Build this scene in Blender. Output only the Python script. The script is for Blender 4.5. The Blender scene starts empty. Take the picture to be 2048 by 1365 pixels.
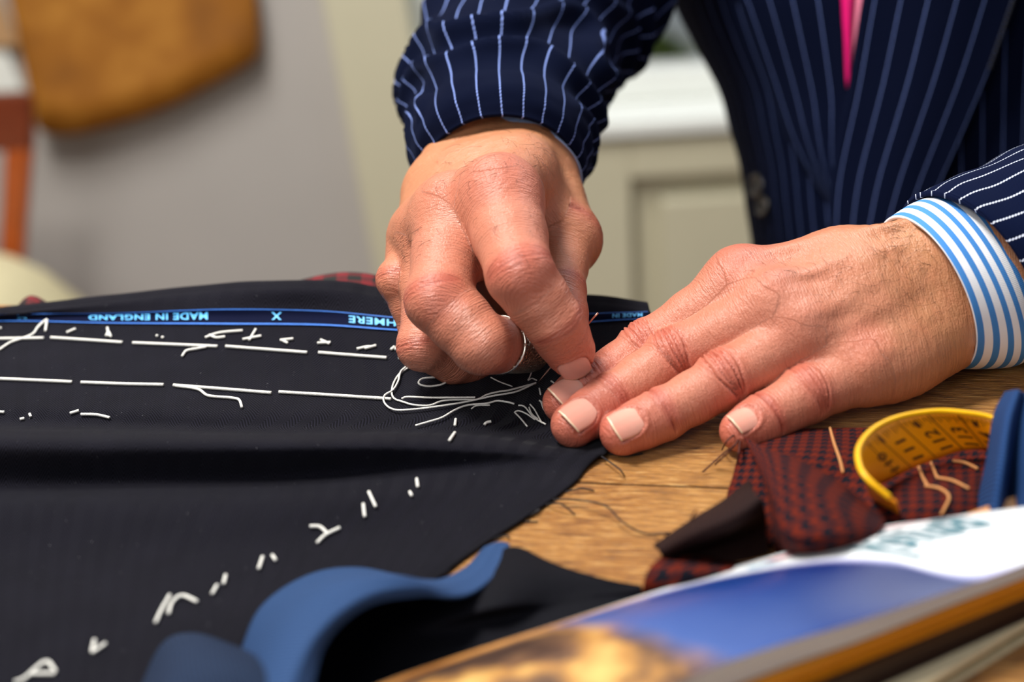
import bpy, bmesh, math, random
import numpy as np
from mathutils import Vector, Matrix, noise
from mathutils.bvhtree import BVHTree

C = bpy.context.scene.collection
SC = bpy.context.scene
rnd = random.Random(7)

# ------------------------------------------------------------------ camera
TABLE_Z = 0.90
PITCH, ROLL, LENS, FOC = math.radians(24), math.radians(3.5), 60.0, 0.77
CAM_H = FOC * math.sin(PITCH)
CAM = Vector((0, -FOC * math.cos(PITCH), TABLE_Z + CAM_H))
rot = Matrix.Rotation(math.radians(90) - PITCH, 3, 'X') @ Matrix.Rotation(-ROLL, 3, 'Z')
RIGHT, UP, FWD = rot @ Vector((1, 0, 0)), rot @ Vector((0, 1, 0)), rot @ Vector((0, 0, -1))
cd = bpy.data.cameras.new('camera')
cam = bpy.data.objects.new('camera', cd); C.objects.link(cam)
cam.matrix_world = Matrix.Translation(CAM) @ rot.to_4x4()
cd.lens = LENS; cd.sensor_width = 36; cd.clip_start = 0.02
cd.dof.use_dof = True; cd.dof.focus_distance = 0.705; cd.dof.aperture_fstop = 5.0
SC.camera = cam
FPX = LENS / 36 * 2048

# ------------------------------------------------------------------ light and exposure
SC.view_settings.view_transform = 'Standard'; SC.view_settings.look = 'None'
SC.view_settings.gamma = 1; SC.view_settings.exposure = 0.0
try:
    SC.cycles.use_denoising = True
except Exception:
    pass
w = bpy.data.worlds.new('sky'); SC.world = w; w.use_nodes = True
bg = w.node_tree.nodes['Background']; bg.inputs[0].default_value = (0.82, 0.90, 1.0, 1); bg.inputs[1].default_value = 0.34

def area(name, loc, target, size, power, col, sy=None):
    l = bpy.data.lights.new(name, 'AREA'); l.energy = power; l.color = col; l.size = size
    if sy: l.shape = 'RECTANGLE'; l.size_y = sy
    o = bpy.data.objects.new(name, l); C.objects.link(o); o.location = loc
    o.rotation_euler = (Vector(target) - Vector(loc)).to_track_quat('-Z', 'Y').to_euler()
    return o
area('ceiling_lamp_light', (-0.45, -0.15, 2.2), (0.05, 0.0, 0.9), 0.26, 22, (1.0, 0.96, 0.90))
area('front_fill_light', (-0.9, -1.9, 2.3), (0.1, 0.1, 0.95), 0.9, 17, (1.0, 0.96, 0.92))  # added fill from the camera side, no lamp of the room
area('wall_fill_light', (-0.5, 0.35, 2.4), (-0.2, 1.5, 0.5), 0.6, 30, (1.0, 0.97, 0.92))  # added light that brightens the back wall, no real fitting
area('window_daylight', (1.0, 1.40, 1.75), (0.1, 0.0, 0.9), 0.9, 14, (0.88, 0.94, 1.0), 1.1)

# ------------------------------------------------------------------ placing helpers
def at(px, py, d):                       # a point seen at this pixel at this distance along the view
    px, py, d = float(px), float(py), float(d)
    return CAM + d * (FWD + (px - 1024) / FPX * RIGHT - (py - 682.5) / FPX * UP)
def on(px, py, z=0.0):                   # the point seen at this pixel at height z over the table
    px, py = float(px), float(py)
    r = FWD + (px - 1024) / FPX * RIGHT - (py - 682.5) / FPX * UP
    return CAM + ((TABLE_Z + z - CAM.z) / r.z) * r
def onY(px, py, y):                      # the point seen at this pixel on the upright plane at y
    r = FWD + (px - 1024) / FPX * RIGHT - (py - 682.5) / FPX * UP
    return CAM + ((y - CAM.y) / r.y) * r
def nrm(v): return Vector(v).normalized()

def tag(o, label=None, cat=None, group=None, kind=None):
    if label: o['label'] = label
    if cat: o['category'] = cat
    if group: o['group'] = group
    if kind: o['kind'] = kind
    return o
def empty(name, loc=(0, 0, 0)):
    o = bpy.data.objects.new(name, None); C.objects.link(o); o.location = loc; o.empty_display_size = 0.02
    return o
def mesh_obj(name, verts, faces, mat, parent=None, smooth=True, uvs=None, mats=None):
    me = bpy.data.meshes.new(name)
    me.from_pydata([tuple(v) for v in verts], [], [tuple(f) for f in faces])
    if smooth: me.polygons.foreach_set('use_smooth', [True] * len(me.polygons))
    if uvs is not None:
        l = me.uv_layers.new(name='UVMap')
        idx = np.empty(len(me.loops), dtype=np.int32); me.loops.foreach_get('vertex_index', idx)
        l.data.foreach_set('uv', np.asarray(uvs, dtype=np.float32)[idx].ravel())
    me.materials.append(mat)
    me.update()
    o = bpy.data.objects.new(name, me); C.objects.link(o)
    if parent:
        o.parent = parent
        o.matrix_parent_inverse = Matrix.Translation(parent.location).inverted() if parent.type == 'EMPTY' else Matrix()
    return o
def solidify(o, th, offset=-1, bevel=False):
    m = o.modifiers.new('thickness', 'SOLIDIFY'); m.thickness = th; m.offset = offset
    return o
def bm_obj(name, bm, mat, parent=None, smooth=False):
    me = bpy.data.meshes.new(name); bm.to_mesh(me); bm.free(); me.materials.append(mat)
    if smooth: me.polygons.foreach_set('use_smooth', [True] * len(me.polygons))
    o = bpy.data.objects.new(name, me); C.objects.link(o)
    if parent:
        o.parent = parent
        o.matrix_parent_inverse = Matrix.Translation(parent.location).inverted() if parent.type == 'EMPTY' else Matrix()
    return o
def box(bm, lo, hi, bev=0.0, mtx=None):
    r = bmesh.ops.create_cube(bm, size=1)
    vs = r['verts']
    for v in vs:
        v.co = Vector(((lo[i] + hi[i]) / 2 + v.co[i] * (hi[i] - lo[i]) for i in range(3)))
        if mtx: v.co = mtx @ v.co
    if bev:
        es = list({e for v in vs for e in v.link_edges})
        bmesh.ops.bevel(bm, geom=es, offset=bev, segments=3, affect='EDGES', profile=0.7)

# ------------------------------------------------------------------ curves and lofts
def spline(pts, n, closed=False):
    P = np.array([tuple(p) for p in pts], float)
    if len(P) == 2 and not closed:
        t = np.linspace(0, 1, n)[:, None]; return P[0] * (1 - t) + P[1] * t
    if closed: Q = np.vstack([P[-1], P, P[0], P[1]])
    else: Q = np.vstack([2 * P[0] - P[1], P, 2 * P[-1] - P[-2]])
    segs = len(Q) - 3
    fine = []
    for i in range(segs):
        p0, p1, p2, p3 = Q[i:i + 4]
        t = np.linspace(0, 1, 24, endpoint=False)[:, None]
        fine.append(0.5 * (2 * p1 + (p2 - p0) * t + (2 * p0 - 5 * p1 + 4 * p2 - p3) * t ** 2 + (3 * p1 - p0 - 3 * p2 + p3) * t ** 3))
    fine.append(Q[-2][None]); F = np.vstack(fine)
    L = np.r_[0, np.cumsum(np.linalg.norm(np.diff(F, axis=0), axis=1))]
    s = np.linspace(0, L[-1], n)
    return np.stack([np.interp(s, L, F[:, k]) for k in range(F.shape[1])], 1)

class Loft:
    """A surface through rows of points; s runs along a row, t from row to row."""
    def __init__(self, rows, ns, nt, closed=False, param=None):
        R = np.stack([spline(r, ns, closed) for r in rows])          # rows x ns x 3
        m = len(rows)
        T = np.linspace(0, m - 1, nt)
        if m == 2:
            a = T[:, None, None]; G = R[0] * (1 - a) + R[1] * a
        else:
            Q = np.concatenate([2 * R[:1] - R[1:2], R, 2 * R[-1:] - R[-2:-1]])
            i = np.minimum(T.astype(int), m - 2); t = (T - i)[:, None, None]
            p0, p1, p2, p3 = Q[i], Q[i + 1], Q[i + 2], Q[i + 3]
            G = 0.5 * (2 * p1 + (p2 - p0) * t + (2 * p0 - 5 * p1 + 4 * p2 - p3) * t ** 2 + (3 * p1 - p0 - 3 * p2 + p3) * t ** 3)
        self.G, self.ns, self.nt, self.closed = G, ns, nt, closed
    def lens(self):
        G = self.G
        ls = np.linalg.norm(np.diff(G, axis=1), axis=2).sum(1).mean()
        lt = np.r_[0, np.cumsum(np.linalg.norm(np.diff(G, axis=0), axis=2).mean(1))]
        return ls, lt
    def faces(self):
        ns, nt = self.ns, self.nt
        i, j = np.meshgrid(np.arange(nt - 1), np.arange(ns - 1), indexing='ij')
        a = (i * ns + j).ravel()
        return np.stack([a, a + 1, a + ns + 1, a + ns], 1).tolist()
    def normals(self):
        ds = np.gradient(self.G, axis=1); dt = np.gradient(self.G, axis=0)
        n = np.cross(ds, dt); return n / (np.linalg.norm(n, axis=2, keepdims=True) + 1e-12)
    def uv(self):
        ls, lt = self.lens()
        u = np.linspace(0, ls, self.ns)[None, :].repeat(self.nt, 0)
        v = lt[:, None].repeat(self.ns, 1)
        return np.stack([u, v], 2).reshape(-1, 2)
    def S(self, s, t, off=0.0):                                        # s,t in 0..1
        x, y = min(max(s, 0), 1) * (self.ns - 1), min(max(t, 0), 1) * (self.nt - 1)
        j, i = min(int(x), self.ns - 2), min(int(y), self.nt - 2); fx, fy = x - j, y - i
        G = self.G
        p = (G[i, j] * (1 - fx) + G[i, j + 1] * fx) * (1 - fy) + (G[i + 1, j] * (1 - fx) + G[i + 1, j + 1] * fx) * fy
        if off:
            n = np.cross(G[i, j + 1] - G[i, j], G[i + 1, j] - G[i, j]); n /= np.linalg.norm(n) + 1e-12
            p = p + n * off
        return Vector(p)
    def obj(self, name, mat, parent=None, th=0.0, offset=-1):
        o = mesh_obj(name, self.G.reshape(-1, 3), self.faces(), mat, parent, True, self.uv())
        if self.closed:
            bm = bmesh.new(); bm.from_mesh(o.data); bmesh.ops.remove_doubles(bm, verts=bm.verts, dist=1e-7); bm.to_mesh(o.data); bm.free()
        if th: solidify(o, th, offset)
        return o
    def bvh(self):
        return BVHTree.FromPolygons([Vector(p) for p in self.G.reshape(-1, 3)], self.faces())

def tube_geo(pts, r, seg=6, n=None, taper=None):
    P = spline(pts, n or max(8, len(pts) * 6))
    V, F = [], []
    N = len(P); up = Vector((0.1, 0.2, 1)).normalized()
    for i in range(N):
        t = Vector(P[min(i + 1, N - 1)] - P[max(i - 1, 0)])
        if t.length < 1e-9: t = Vector((1, 0, 0))
        t.normalize(); a = t.cross(up)
        if a.length < 1e-4: a = t.cross(Vector((1, 0, 0)))
        a.normalize(); b = t.cross(a)
        rr = r * (taper(i / (N - 1)) if taper else 1)
        for k in range(seg):
            q = 2 * math.pi * k / seg
            V.append(Vector(P[i]) + rr * (math.cos(q) * a + math.sin(q) * b))
    for i in range(N - 1):
        for k in range(seg):
            F.append((i * seg + k, i * seg + (k + 1) % seg, (i + 1) * seg + (k + 1) % seg, (i + 1) * seg + k))
    F.append(tuple(range(seg))[::-1]); F.append(tuple((N - 1) * seg + k for k in range(seg)))
    return V, F
def tubes_obj(name, lists, r, mat, parent=None, seg=6, taper=None, n=None):
    V, F = [], []
    for pts in lists:
        v, f = tube_geo(pts, r, seg, n, taper); b = len(V); V += v; F += [tuple(i + b for i in q) for q in f]
    return mesh_obj(name, V, F, mat, parent)
def rings_obj(name, rings, mat, parent=None, caps=True, uvs=None, th=0):
    """closed tube through rings (each an (n,3) array)"""
    n = len(rings[0]); V = [p for r in rings for p in r]; F = []
    for i in range(len(rings) - 1):
        for k in range(n):
            F.append((i * n + k, i * n + (k + 1) % n, (i + 1) * n + (k + 1) % n, (i + 1) * n + k))
    if caps: F.append(tuple(range(n))[::-1]); F.append(tuple((len(rings) - 1) * n + k for k in range(n)))
    return mesh_obj(name, V, F, mat, parent)

# ------------------------------------------------------------------ materials
class NT:
    def __init__(self, name):
        self.m = bpy.data.materials.new(name); self.m.use_nodes = True
        self.t = self.m.node_tree; self.b = self.t.nodes['Principled BSDF']
    def n(self, typ, **kw):
        o = self.t.nodes.new(typ)
        for k, v in kw.items():
            if k.startswith('i_'):
                key = k[2:]; key = int(key) if key.isdigit() else key.replace('_', ' ')
                s = o.inputs[key]
                if hasattr(v, 'links') or isinstance(v, bpy.types.NodeSocket): self.t.links.new(v, s)
                else: s.default_value = v
            else: setattr(o, k, v)
        return o
    def link(self, a, b): self.t.links.new(a, b)
    def math(self, op, a, b=0.0, c=None, clamp=False):
        o = self.t.nodes.new('ShaderNodeMath'); o.operation = op; o.use_clamp = clamp
        for i, v in enumerate((a, b) if c is None else (a, b, c)):
            if isinstance(v, bpy.types.NodeSocket): self.t.links.new(v, o.inputs[i])
            else: o.inputs[i].default_value = v
        return o.outputs[0]
    def mix(self, f, a, b):
        o = self.t.nodes.new('ShaderNodeMix'); o.data_type = 'RGBA'
        for i, v in ((0, f), (6, a), (7, b)):
            if isinstance(v, bpy.types.NodeSocket): self.t.links.new(v, o.inputs[i])
            else: o.inputs[i].default_value = v if i == 0 else (*v[:3], 1)
        return o.outputs[2]
    def noise(self, scale, vec=None, detail=3, rough=0.5):
        o = self.n('ShaderNodeTexNoise'); o.inputs['Scale'].default_value = scale; o.inputs['Detail'].default_value = detail; o.inputs['Roughness'].default_value = rough
        if vec is not None: self.link(vec, o.inputs['Vector'])
        return o.outputs[0]
    def bump(self, h, strength=0.3, dist=0.001):
        o = self.n('ShaderNodeBump'); o.inputs['Strength'].default_value = strength; o.inputs['Distance'].default_value = dist
        self.link(h, o.inputs['Height']); self.link(o.outputs[0], self.b.inputs['Normal'])
    def ramp(self, f, stops):
        o = self.n('ShaderNodeValToRGB'); self.link(f, o.inputs[0]); e = o.color_ramp.elements
        while len(e) < len(stops): e.new(0.5)
        for k, (p, c) in enumerate(stops): e[k].position = p; e[k].color = (*c[:3], 1) if len(c) > 1 else (c[0],) * 3 + (1,)
        return o.outputs[0]
    def uv(self):
        o = self.n('ShaderNodeUVMap'); s = self.n('ShaderNodeSeparateXYZ'); self.link(o.outputs[0], s.inputs[0])
        return s.outputs[0], s.outputs[1], o.outputs[0]
    def pos(self):
        o = self.n('ShaderNodeTexCoord'); return o.outputs['Object']
    def base(self, c):
        if isinstance(c, bpy.types.NodeSocket): self.link(c, self.b.inputs['Base Color'])
        else: self.b.inputs['Base Color'].default_value = (*c[:3], 1)
    def set(self, **kw):
        for k, v in kw.items(): self.b.inputs[k.replace('_', ' ')].default_value = v
        return self
def srgb(*c): return tuple(((x / 255) / 12.92 if x / 255 <= 0.04045 else ((x / 255 + 0.055) / 1.055) ** 2.4) for x in c)

def plain(name, col, rough=0.6, bump=0, bscale=300, spec=0.4, var=0.12):
    M = NT(name); M.set(Roughness=rough); M.b.inputs['Specular IOR Level'].default_value = spec
    nz = M.noise(bscale, M.pos(), 4)
    M.base(M.mix(M.math('MULTIPLY', nz, 1.0), tuple(c * (1 - var) for c in col), tuple(min(1, c * (1 + var)) for c in col)))
    if bump: M.bump(nz, bump, 0.001)
    return M.m

def pinstripe(name, pitch=0.0105, axis='u', phase=0.0, base=(0.0010, 0.0022, 0.010), line=(0.10, 0.14, 0.36), width=0.07, tw=1):
    M = NT(name); u, v, _ = M.uv(); a, b = (u, v) if axis == 'u' else (v, u)
    f = M.math('FRACT', M.math('ADD', M.math('DIVIDE', a, pitch), phase))
    d = M.math('ABSOLUTE', M.math('SUBTRACT', f, 0.5))
    twl = M.math('SINE', M.math('MULTIPLY', M.math('ADD', b, M.math('MULTIPLY', a, 0.7)), 2 * math.pi / 0.0016))
    wd = M.math('ADD', width * 0.5, M.math('MULTIPLY', twl, width * 0.12))
    m = M.math('MULTIPLY', M.math('SUBTRACT', wd, d), 60.0, clamp=True)
    m = M.math('MULTIPLY', m, M.math('ADD', 0.72, M.math('MULTIPLY', twl, 0.28)))
    tex = M.math('SINE', M.math('MULTIPLY', M.math('ADD', b, M.math('MULTIPLY', a, 1.0)), 2 * math.pi / 0.0009))
    bc = M.mix(M.math('MULTIPLY_ADD', tex, 0.5, 0.5), base, tuple(c * 1.7 for c in base))
    M.base(M.mix(m, bc, line)); M.set(Roughness=0.9); M.b.inputs['Specular IOR Level'].default_value = 0.05
    M.b.inputs['Sheen Weight'].default_value = 0.03; M.b.inputs['Sheen Tint'].default_value = (0.25, 0.35, 0.8, 1)
    M.bump(M.math('ADD', tex, m), 0.25, 0.0003)
    return M.m

def herringbone(name, c1, c2, pitch=0.0019, col=0.0095, bump=0.7):
    M = NT(name); u, v, _ = M.uv()
    z = M.math('ABSOLUTE', M.math('SUBTRACT', M.math('FRACT', M.math('DIVIDE', u, col)), 0.5))
    s = M.math('SINE', M.math('MULTIPLY', M.math('ADD', v, M.math('MULTIPLY', z, col * 1.6)), 2 * math.pi / pitch))
    nz = M.noise(60, M.pos(), 4)
    f = M.math('ADD', M.math('MULTIPLY_ADD', s, 0.5, 0.3), M.math('MULTIPLY', nz, 0.4))
    lint = M.math('GREATER_THAN', M.noise(900, M.pos(), 2), 0.765)
    M.base(M.mix(M.math('MULTIPLY', lint, 0.35), M.mix(f, c1, c2), (0.35, 0.35, 0.38)))
    M.set(Roughness=0.85); M.b.inputs['Specular IOR Level'].default_value = 0.10
    M.b.inputs['Sheen Weight'].default_value = 0.03; M.b.inputs['Sheen Roughness'].default_value = 0.4
    M.bump(s, bump, 0.0002)
    return M.m

def wood(name, planks=True):
    M = NT(name)
    mp = M.n('ShaderNodeMapping'); M.link(M.pos(), mp.inputs[0]); mp.inputs['Rotation'].default_value = (0, 0, -math.radians(-5.2))
    sp = M.n('ShaderNodeSeparateXYZ'); M.link(mp.outputs[0], sp.inputs[0])
    cb = M.n('ShaderNodeCombineXYZ'); M.link(M.math('MULTIPLY', sp.outputs[0], 0.11), cb.inputs[0]); M.link(sp.outputs[1], cb.inputs[1]); M.link(sp.outputs[2], cb.inputs[2])
    g1 = M.noise(620, cb.outputs[0], 6, 0.7); g2 = M.noise(1500, cb.outputs[0], 3, 0.6); g3 = M.noise(22, M.pos(), 3)
    col = M.ramp(g1, [(0.36, srgb(88, 50, 16)), (0.46, srgb(150, 96, 38)), (0.54, srgb(176, 120, 54)), (0.66, srgb(220, 174, 108))])
    col = M.mix(M.math('MULTIPLY', M.math('SUBTRACT', g2, 0.50), 3.4, clamp=True), col, srgb(110, 64, 26))
    col = M.mix(M.math('MULTIPLY', M.math('SUBTRACT', g3, 0.45), 1.4, clamp=True), col, srgb(206, 150, 78))
    M.base(col); M.set(Roughness=0.34); M.b.inputs['Specular IOR Level'].default_value = 0.5
    M.bump(M.math('ADD', g2, g1), 0.9, 0.0012)
    return M.m

def skin_material():
    M = NT('skin')
    at_ = M.n('ShaderNodeAttribute'); at_.attribute_name = 'tone'
    u, v, uvv = M.uv()
    cb = M.n('ShaderNodeCombineXYZ'); M.link(M.math('MULTIPLY', u, 1400.0), cb.inputs[0]); M.link(M.math('MULTIPLY', v, 260.0), cb.inputs[1])
    lines = M.noise(1.0, cb.outputs[0], 3, 0.55)
    P = M.pos()
    pores = M.n('ShaderNodeTexVoronoi'); pores.inputs['Scale'].default_value = 1500; M.link(P, pores.inputs['Vector'])
    mot = M.noise(130, P, 4, 0.6); fine = M.noise(700, P, 3)
    c = M.mix(M.math('MULTIPLY', M.math('SUBTRACT', mot, 0.40), 1.5, clamp=True), at_.outputs['Color'], srgb(206, 116, 88))
    c = M.mix(0.42, at_.outputs['Color'], c)
    dk = M.math('MULTIPLY', M.math('SUBTRACT', 0.43, lines), 3.0, clamp=True)
    c = M.mix(M.math('MULTIPLY', dk, 0.32), c, srgb(140, 66, 44))
    M.base(c); M.set(Roughness=0.38); M.b.inputs['Specular IOR Level'].default_value = 0.5
    M.b.inputs['Subsurface Weight'].default_value = 0.07
    M.b.inputs['Subsurface Radius'].default_value = (1.0, 0.3, 0.15); M.b.inputs['Subsurface Scale'].default_value = 0.0028
    h = M.math('ADD', M.math('MULTIPLY', lines, 1.6), M.math('ADD', M.math('MULTIPLY', pores.outputs[0], 0.25), M.math('MULTIPLY', fine, 0.35)))
    M.bump(h, 0.55, 0.0009)
    return M.m

def nail_material():
    M = NT('fingernail'); u, v, _ = M.uv()
    base = M.ramp(v, [(0.0, srgb(232, 184, 166)), (0.16, srgb(224, 162, 144)), (0.94, srgb(214, 146, 128)), (0.965, srgb(228, 192, 160)), (1.0, srgb(228, 196, 166))])
    M.base(base); M.set(Roughness=0.28); M.b.inputs['Subsurface Weight'].default_value = 0.1; M.b.inputs['Subsurface Scale'].default_value = 0.002
    cb = M.n('ShaderNodeCombineXYZ'); M.link(M.math('MULTIPLY', u, 30.0), cb.inputs[0]); M.link(M.math('MULTIPLY', v, 1.0), cb.inputs[1])
    M.bump(M.noise(1.0, cb.outputs[0], 2), 0.25, 0.0003)
    return M.m

# ------------------------------------------------------------------ skin surfaces: a distance field, meshed
class Field:
    def __init__(self, lo, hi, h):
        self.lo = np.array(lo, np.float32); self.h = h
        self.n = np.ceil((np.array(hi) - np.array(lo)) / h).astype(int) + 1
        self.ax = [self.lo[k] + h * np.arange(self.n[k], dtype=np.float32) for k in range(3)]
    def new(self): return np.full(self.n, 0.03, np.float32)
    def box(self, a, b, pad):
        lo = np.floor((np.minimum(a, b) - pad - self.lo) / self.h).astype(int); hi = np.ceil((np.maximum(a, b) + pad - self.lo) / self.h).astype(int) + 1
        lo = np.clip(lo, 0, self.n); hi = np.clip(hi, 0, self.n)
        return tuple(slice(l, max(l, q)) for l, q in zip(lo, hi))
    def cap(self, A, a, b, ra, rb, k=0.004, margin=0.014, nv=None, sq=1.0, sub=False):
        a = np.array(a, np.float32); b = np.array(b, np.float32)
        sl = self.box(a, b, max(ra, rb) * max(1, sq) + margin)
        if any(s.stop <= s.start for s in sl): return
        X = self.ax[0][sl[0]][:, None, None] - a[0]; Y = self.ax[1][sl[1]][None, :, None] - a[1]; Z = self.ax[2][sl[2]][None, None, :] - a[2]
        ab = b - a; L2 = float(ab @ ab) + 1e-12
        t = np.clip((X * ab[0] + Y * ab[1] + Z * ab[2]) / L2, 0, 1)
        X = X - t * ab[0]; Y = Y - t * ab[1]; Z = Z - t * ab[2]
        d2 = X * X + Y * Y + Z * Z
        if nv is not None:
            nv = np.array(nv, np.float32); c = X * nv[0] + Y * nv[1] + Z * nv[2]
            d2 = d2 + c * c * (1 / sq ** 2 - 1)
        d = np.sqrt(np.maximum(d2, 0)) - (ra + (rb - ra) * t)
        cur = A[sl]
        if sub:
            d = -d; h = np.maximum(k - np.abs(cur - d), 0) / k; A[sl] = np.maximum(cur, d) + h * h * k * 0.25
        else:
            h = np.maximum(k - np.abs(cur - d), 0) / k; A[sl] = np.minimum(cur, d) - h * h * k * 0.25
def smin(a, b, k):
    h = np.maximum(k - np.abs(a - b), 0) / k; return np.minimum(a, b) - h * h * k * 0.25

def surface_nets(F, fld):
    S = F < 0
    n = F.shape
    c = [S[i:n[0] - 1 + i, j:n[1] - 1 + j, k:n[2] - 1 + k] for i in (0, 1) for j in (0, 1) for k in (0, 1)]
    tot = sum(x.astype(np.int8) for x in c)
    act = (tot > 0) & (tot < 8)
    idx = np.full(act.shape, -1, np.int32); I = np.argwhere(act); idx[act] = np.arange(len(I))
    acc = np.zeros((len(I), 3)); cnt = np.zeros(len(I))
    for axis in range(3):
        for o1 in (0, 1):
            for o2 in (0, 1):
                off = [0, 0, 0]; oth = [x for x in range(3) if x != axis]
                off[oth[0]] = o1; off[oth[1]] = o2
                A = I + off; B = A.copy(); B[:, axis] += 1
                fa = F[A[:, 0], A[:, 1], A[:, 2]]; fb = F[B[:, 0], B[:, 1], B[:, 2]]
                m = (fa < 0) != (fb < 0)
                t = np.where(m, fa / (fa - fb + 1e-20), 0)
                p = A.astype(float); p[:, axis] += t
                acc[m] += p[m] - 0; cnt[m] += 1
    V = acc / cnt[:, None] * fld.h + fld.lo
    faces = []
    for axis in range(3):
        sl0 = [slice(None)] * 3; sl1 = [slice(None)] * 3
        sl0[axis] = slice(0, n[axis] - 1); sl1[axis] = slice(1, n[axis])
        a, b = S[tuple(sl0)], S[tuple(sl1)]
        E = np.argwhere(a != b)
        u, v = [(1, 2), (2, 0), (0, 1)][axis]
        E = E[(E[:, u] > 0) & (E[:, v] > 0) & (E[:, u] < n[u] - 1) & (E[:, v] < n[v] - 1)]
        def cell(du, dv):
            q = E.copy(); q[:, u] -= du; q[:, v] -= dv; return idx[q[:, 0], q[:, 1], q[:, 2]]
        q = np.stack([cell(1, 1), cell(0, 1), cell(0, 0), cell(1, 0)], 1)
        fl = a[E[:, 0], E[:, 1], E[:, 2]]
        q[~fl] = q[~fl][:, ::-1]
        faces.append(q)
    Fc = np.vstack(faces); Fc = Fc[(Fc >= 0).all(1)]
    return V, Fc
def smooth_mesh(V, Fc, it=2, lam=0.5):
    e = np.vstack([Fc[:, [0, 1]], Fc[:, [1, 2]], Fc[:, [2, 3]], Fc[:, [3, 0]]])
    for _ in range(it):
        s = np.zeros_like(V); c = np.zeros(len(V))
        for k in range(3): s[:, k] = np.bincount(e[:, 0], V[e[:, 1], k], len(V)) + np.bincount(e[:, 1], V[e[:, 0], k], len(V))
        c = np.bincount(e[:, 0], minlength=len(V)) + np.bincount(e[:, 1], minlength=len(V))
        V = V + lam * (s / np.maximum(c, 1)[:, None] - V)
    return V
def vnormals(V, Fc):
    n = np.cross(V[Fc[:, 2]] - V[Fc[:, 0]], V[Fc[:, 3]] - V[Fc[:, 1]])
    N = np.zeros_like(V)
    for k in range(3):
        for j in range(4): N[:, k] += np.bincount(Fc[:, j], n[:, k], len(V))
    return N / (np.linalg.norm(N, axis=1, keepdims=True) + 1e-12)

MM = 0.001
TONE = dict(tan=srgb(188, 128, 88), pink=srgb(192, 122, 98), red=srgb(182, 86, 72), pale=srgb(222, 162, 128))

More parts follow.
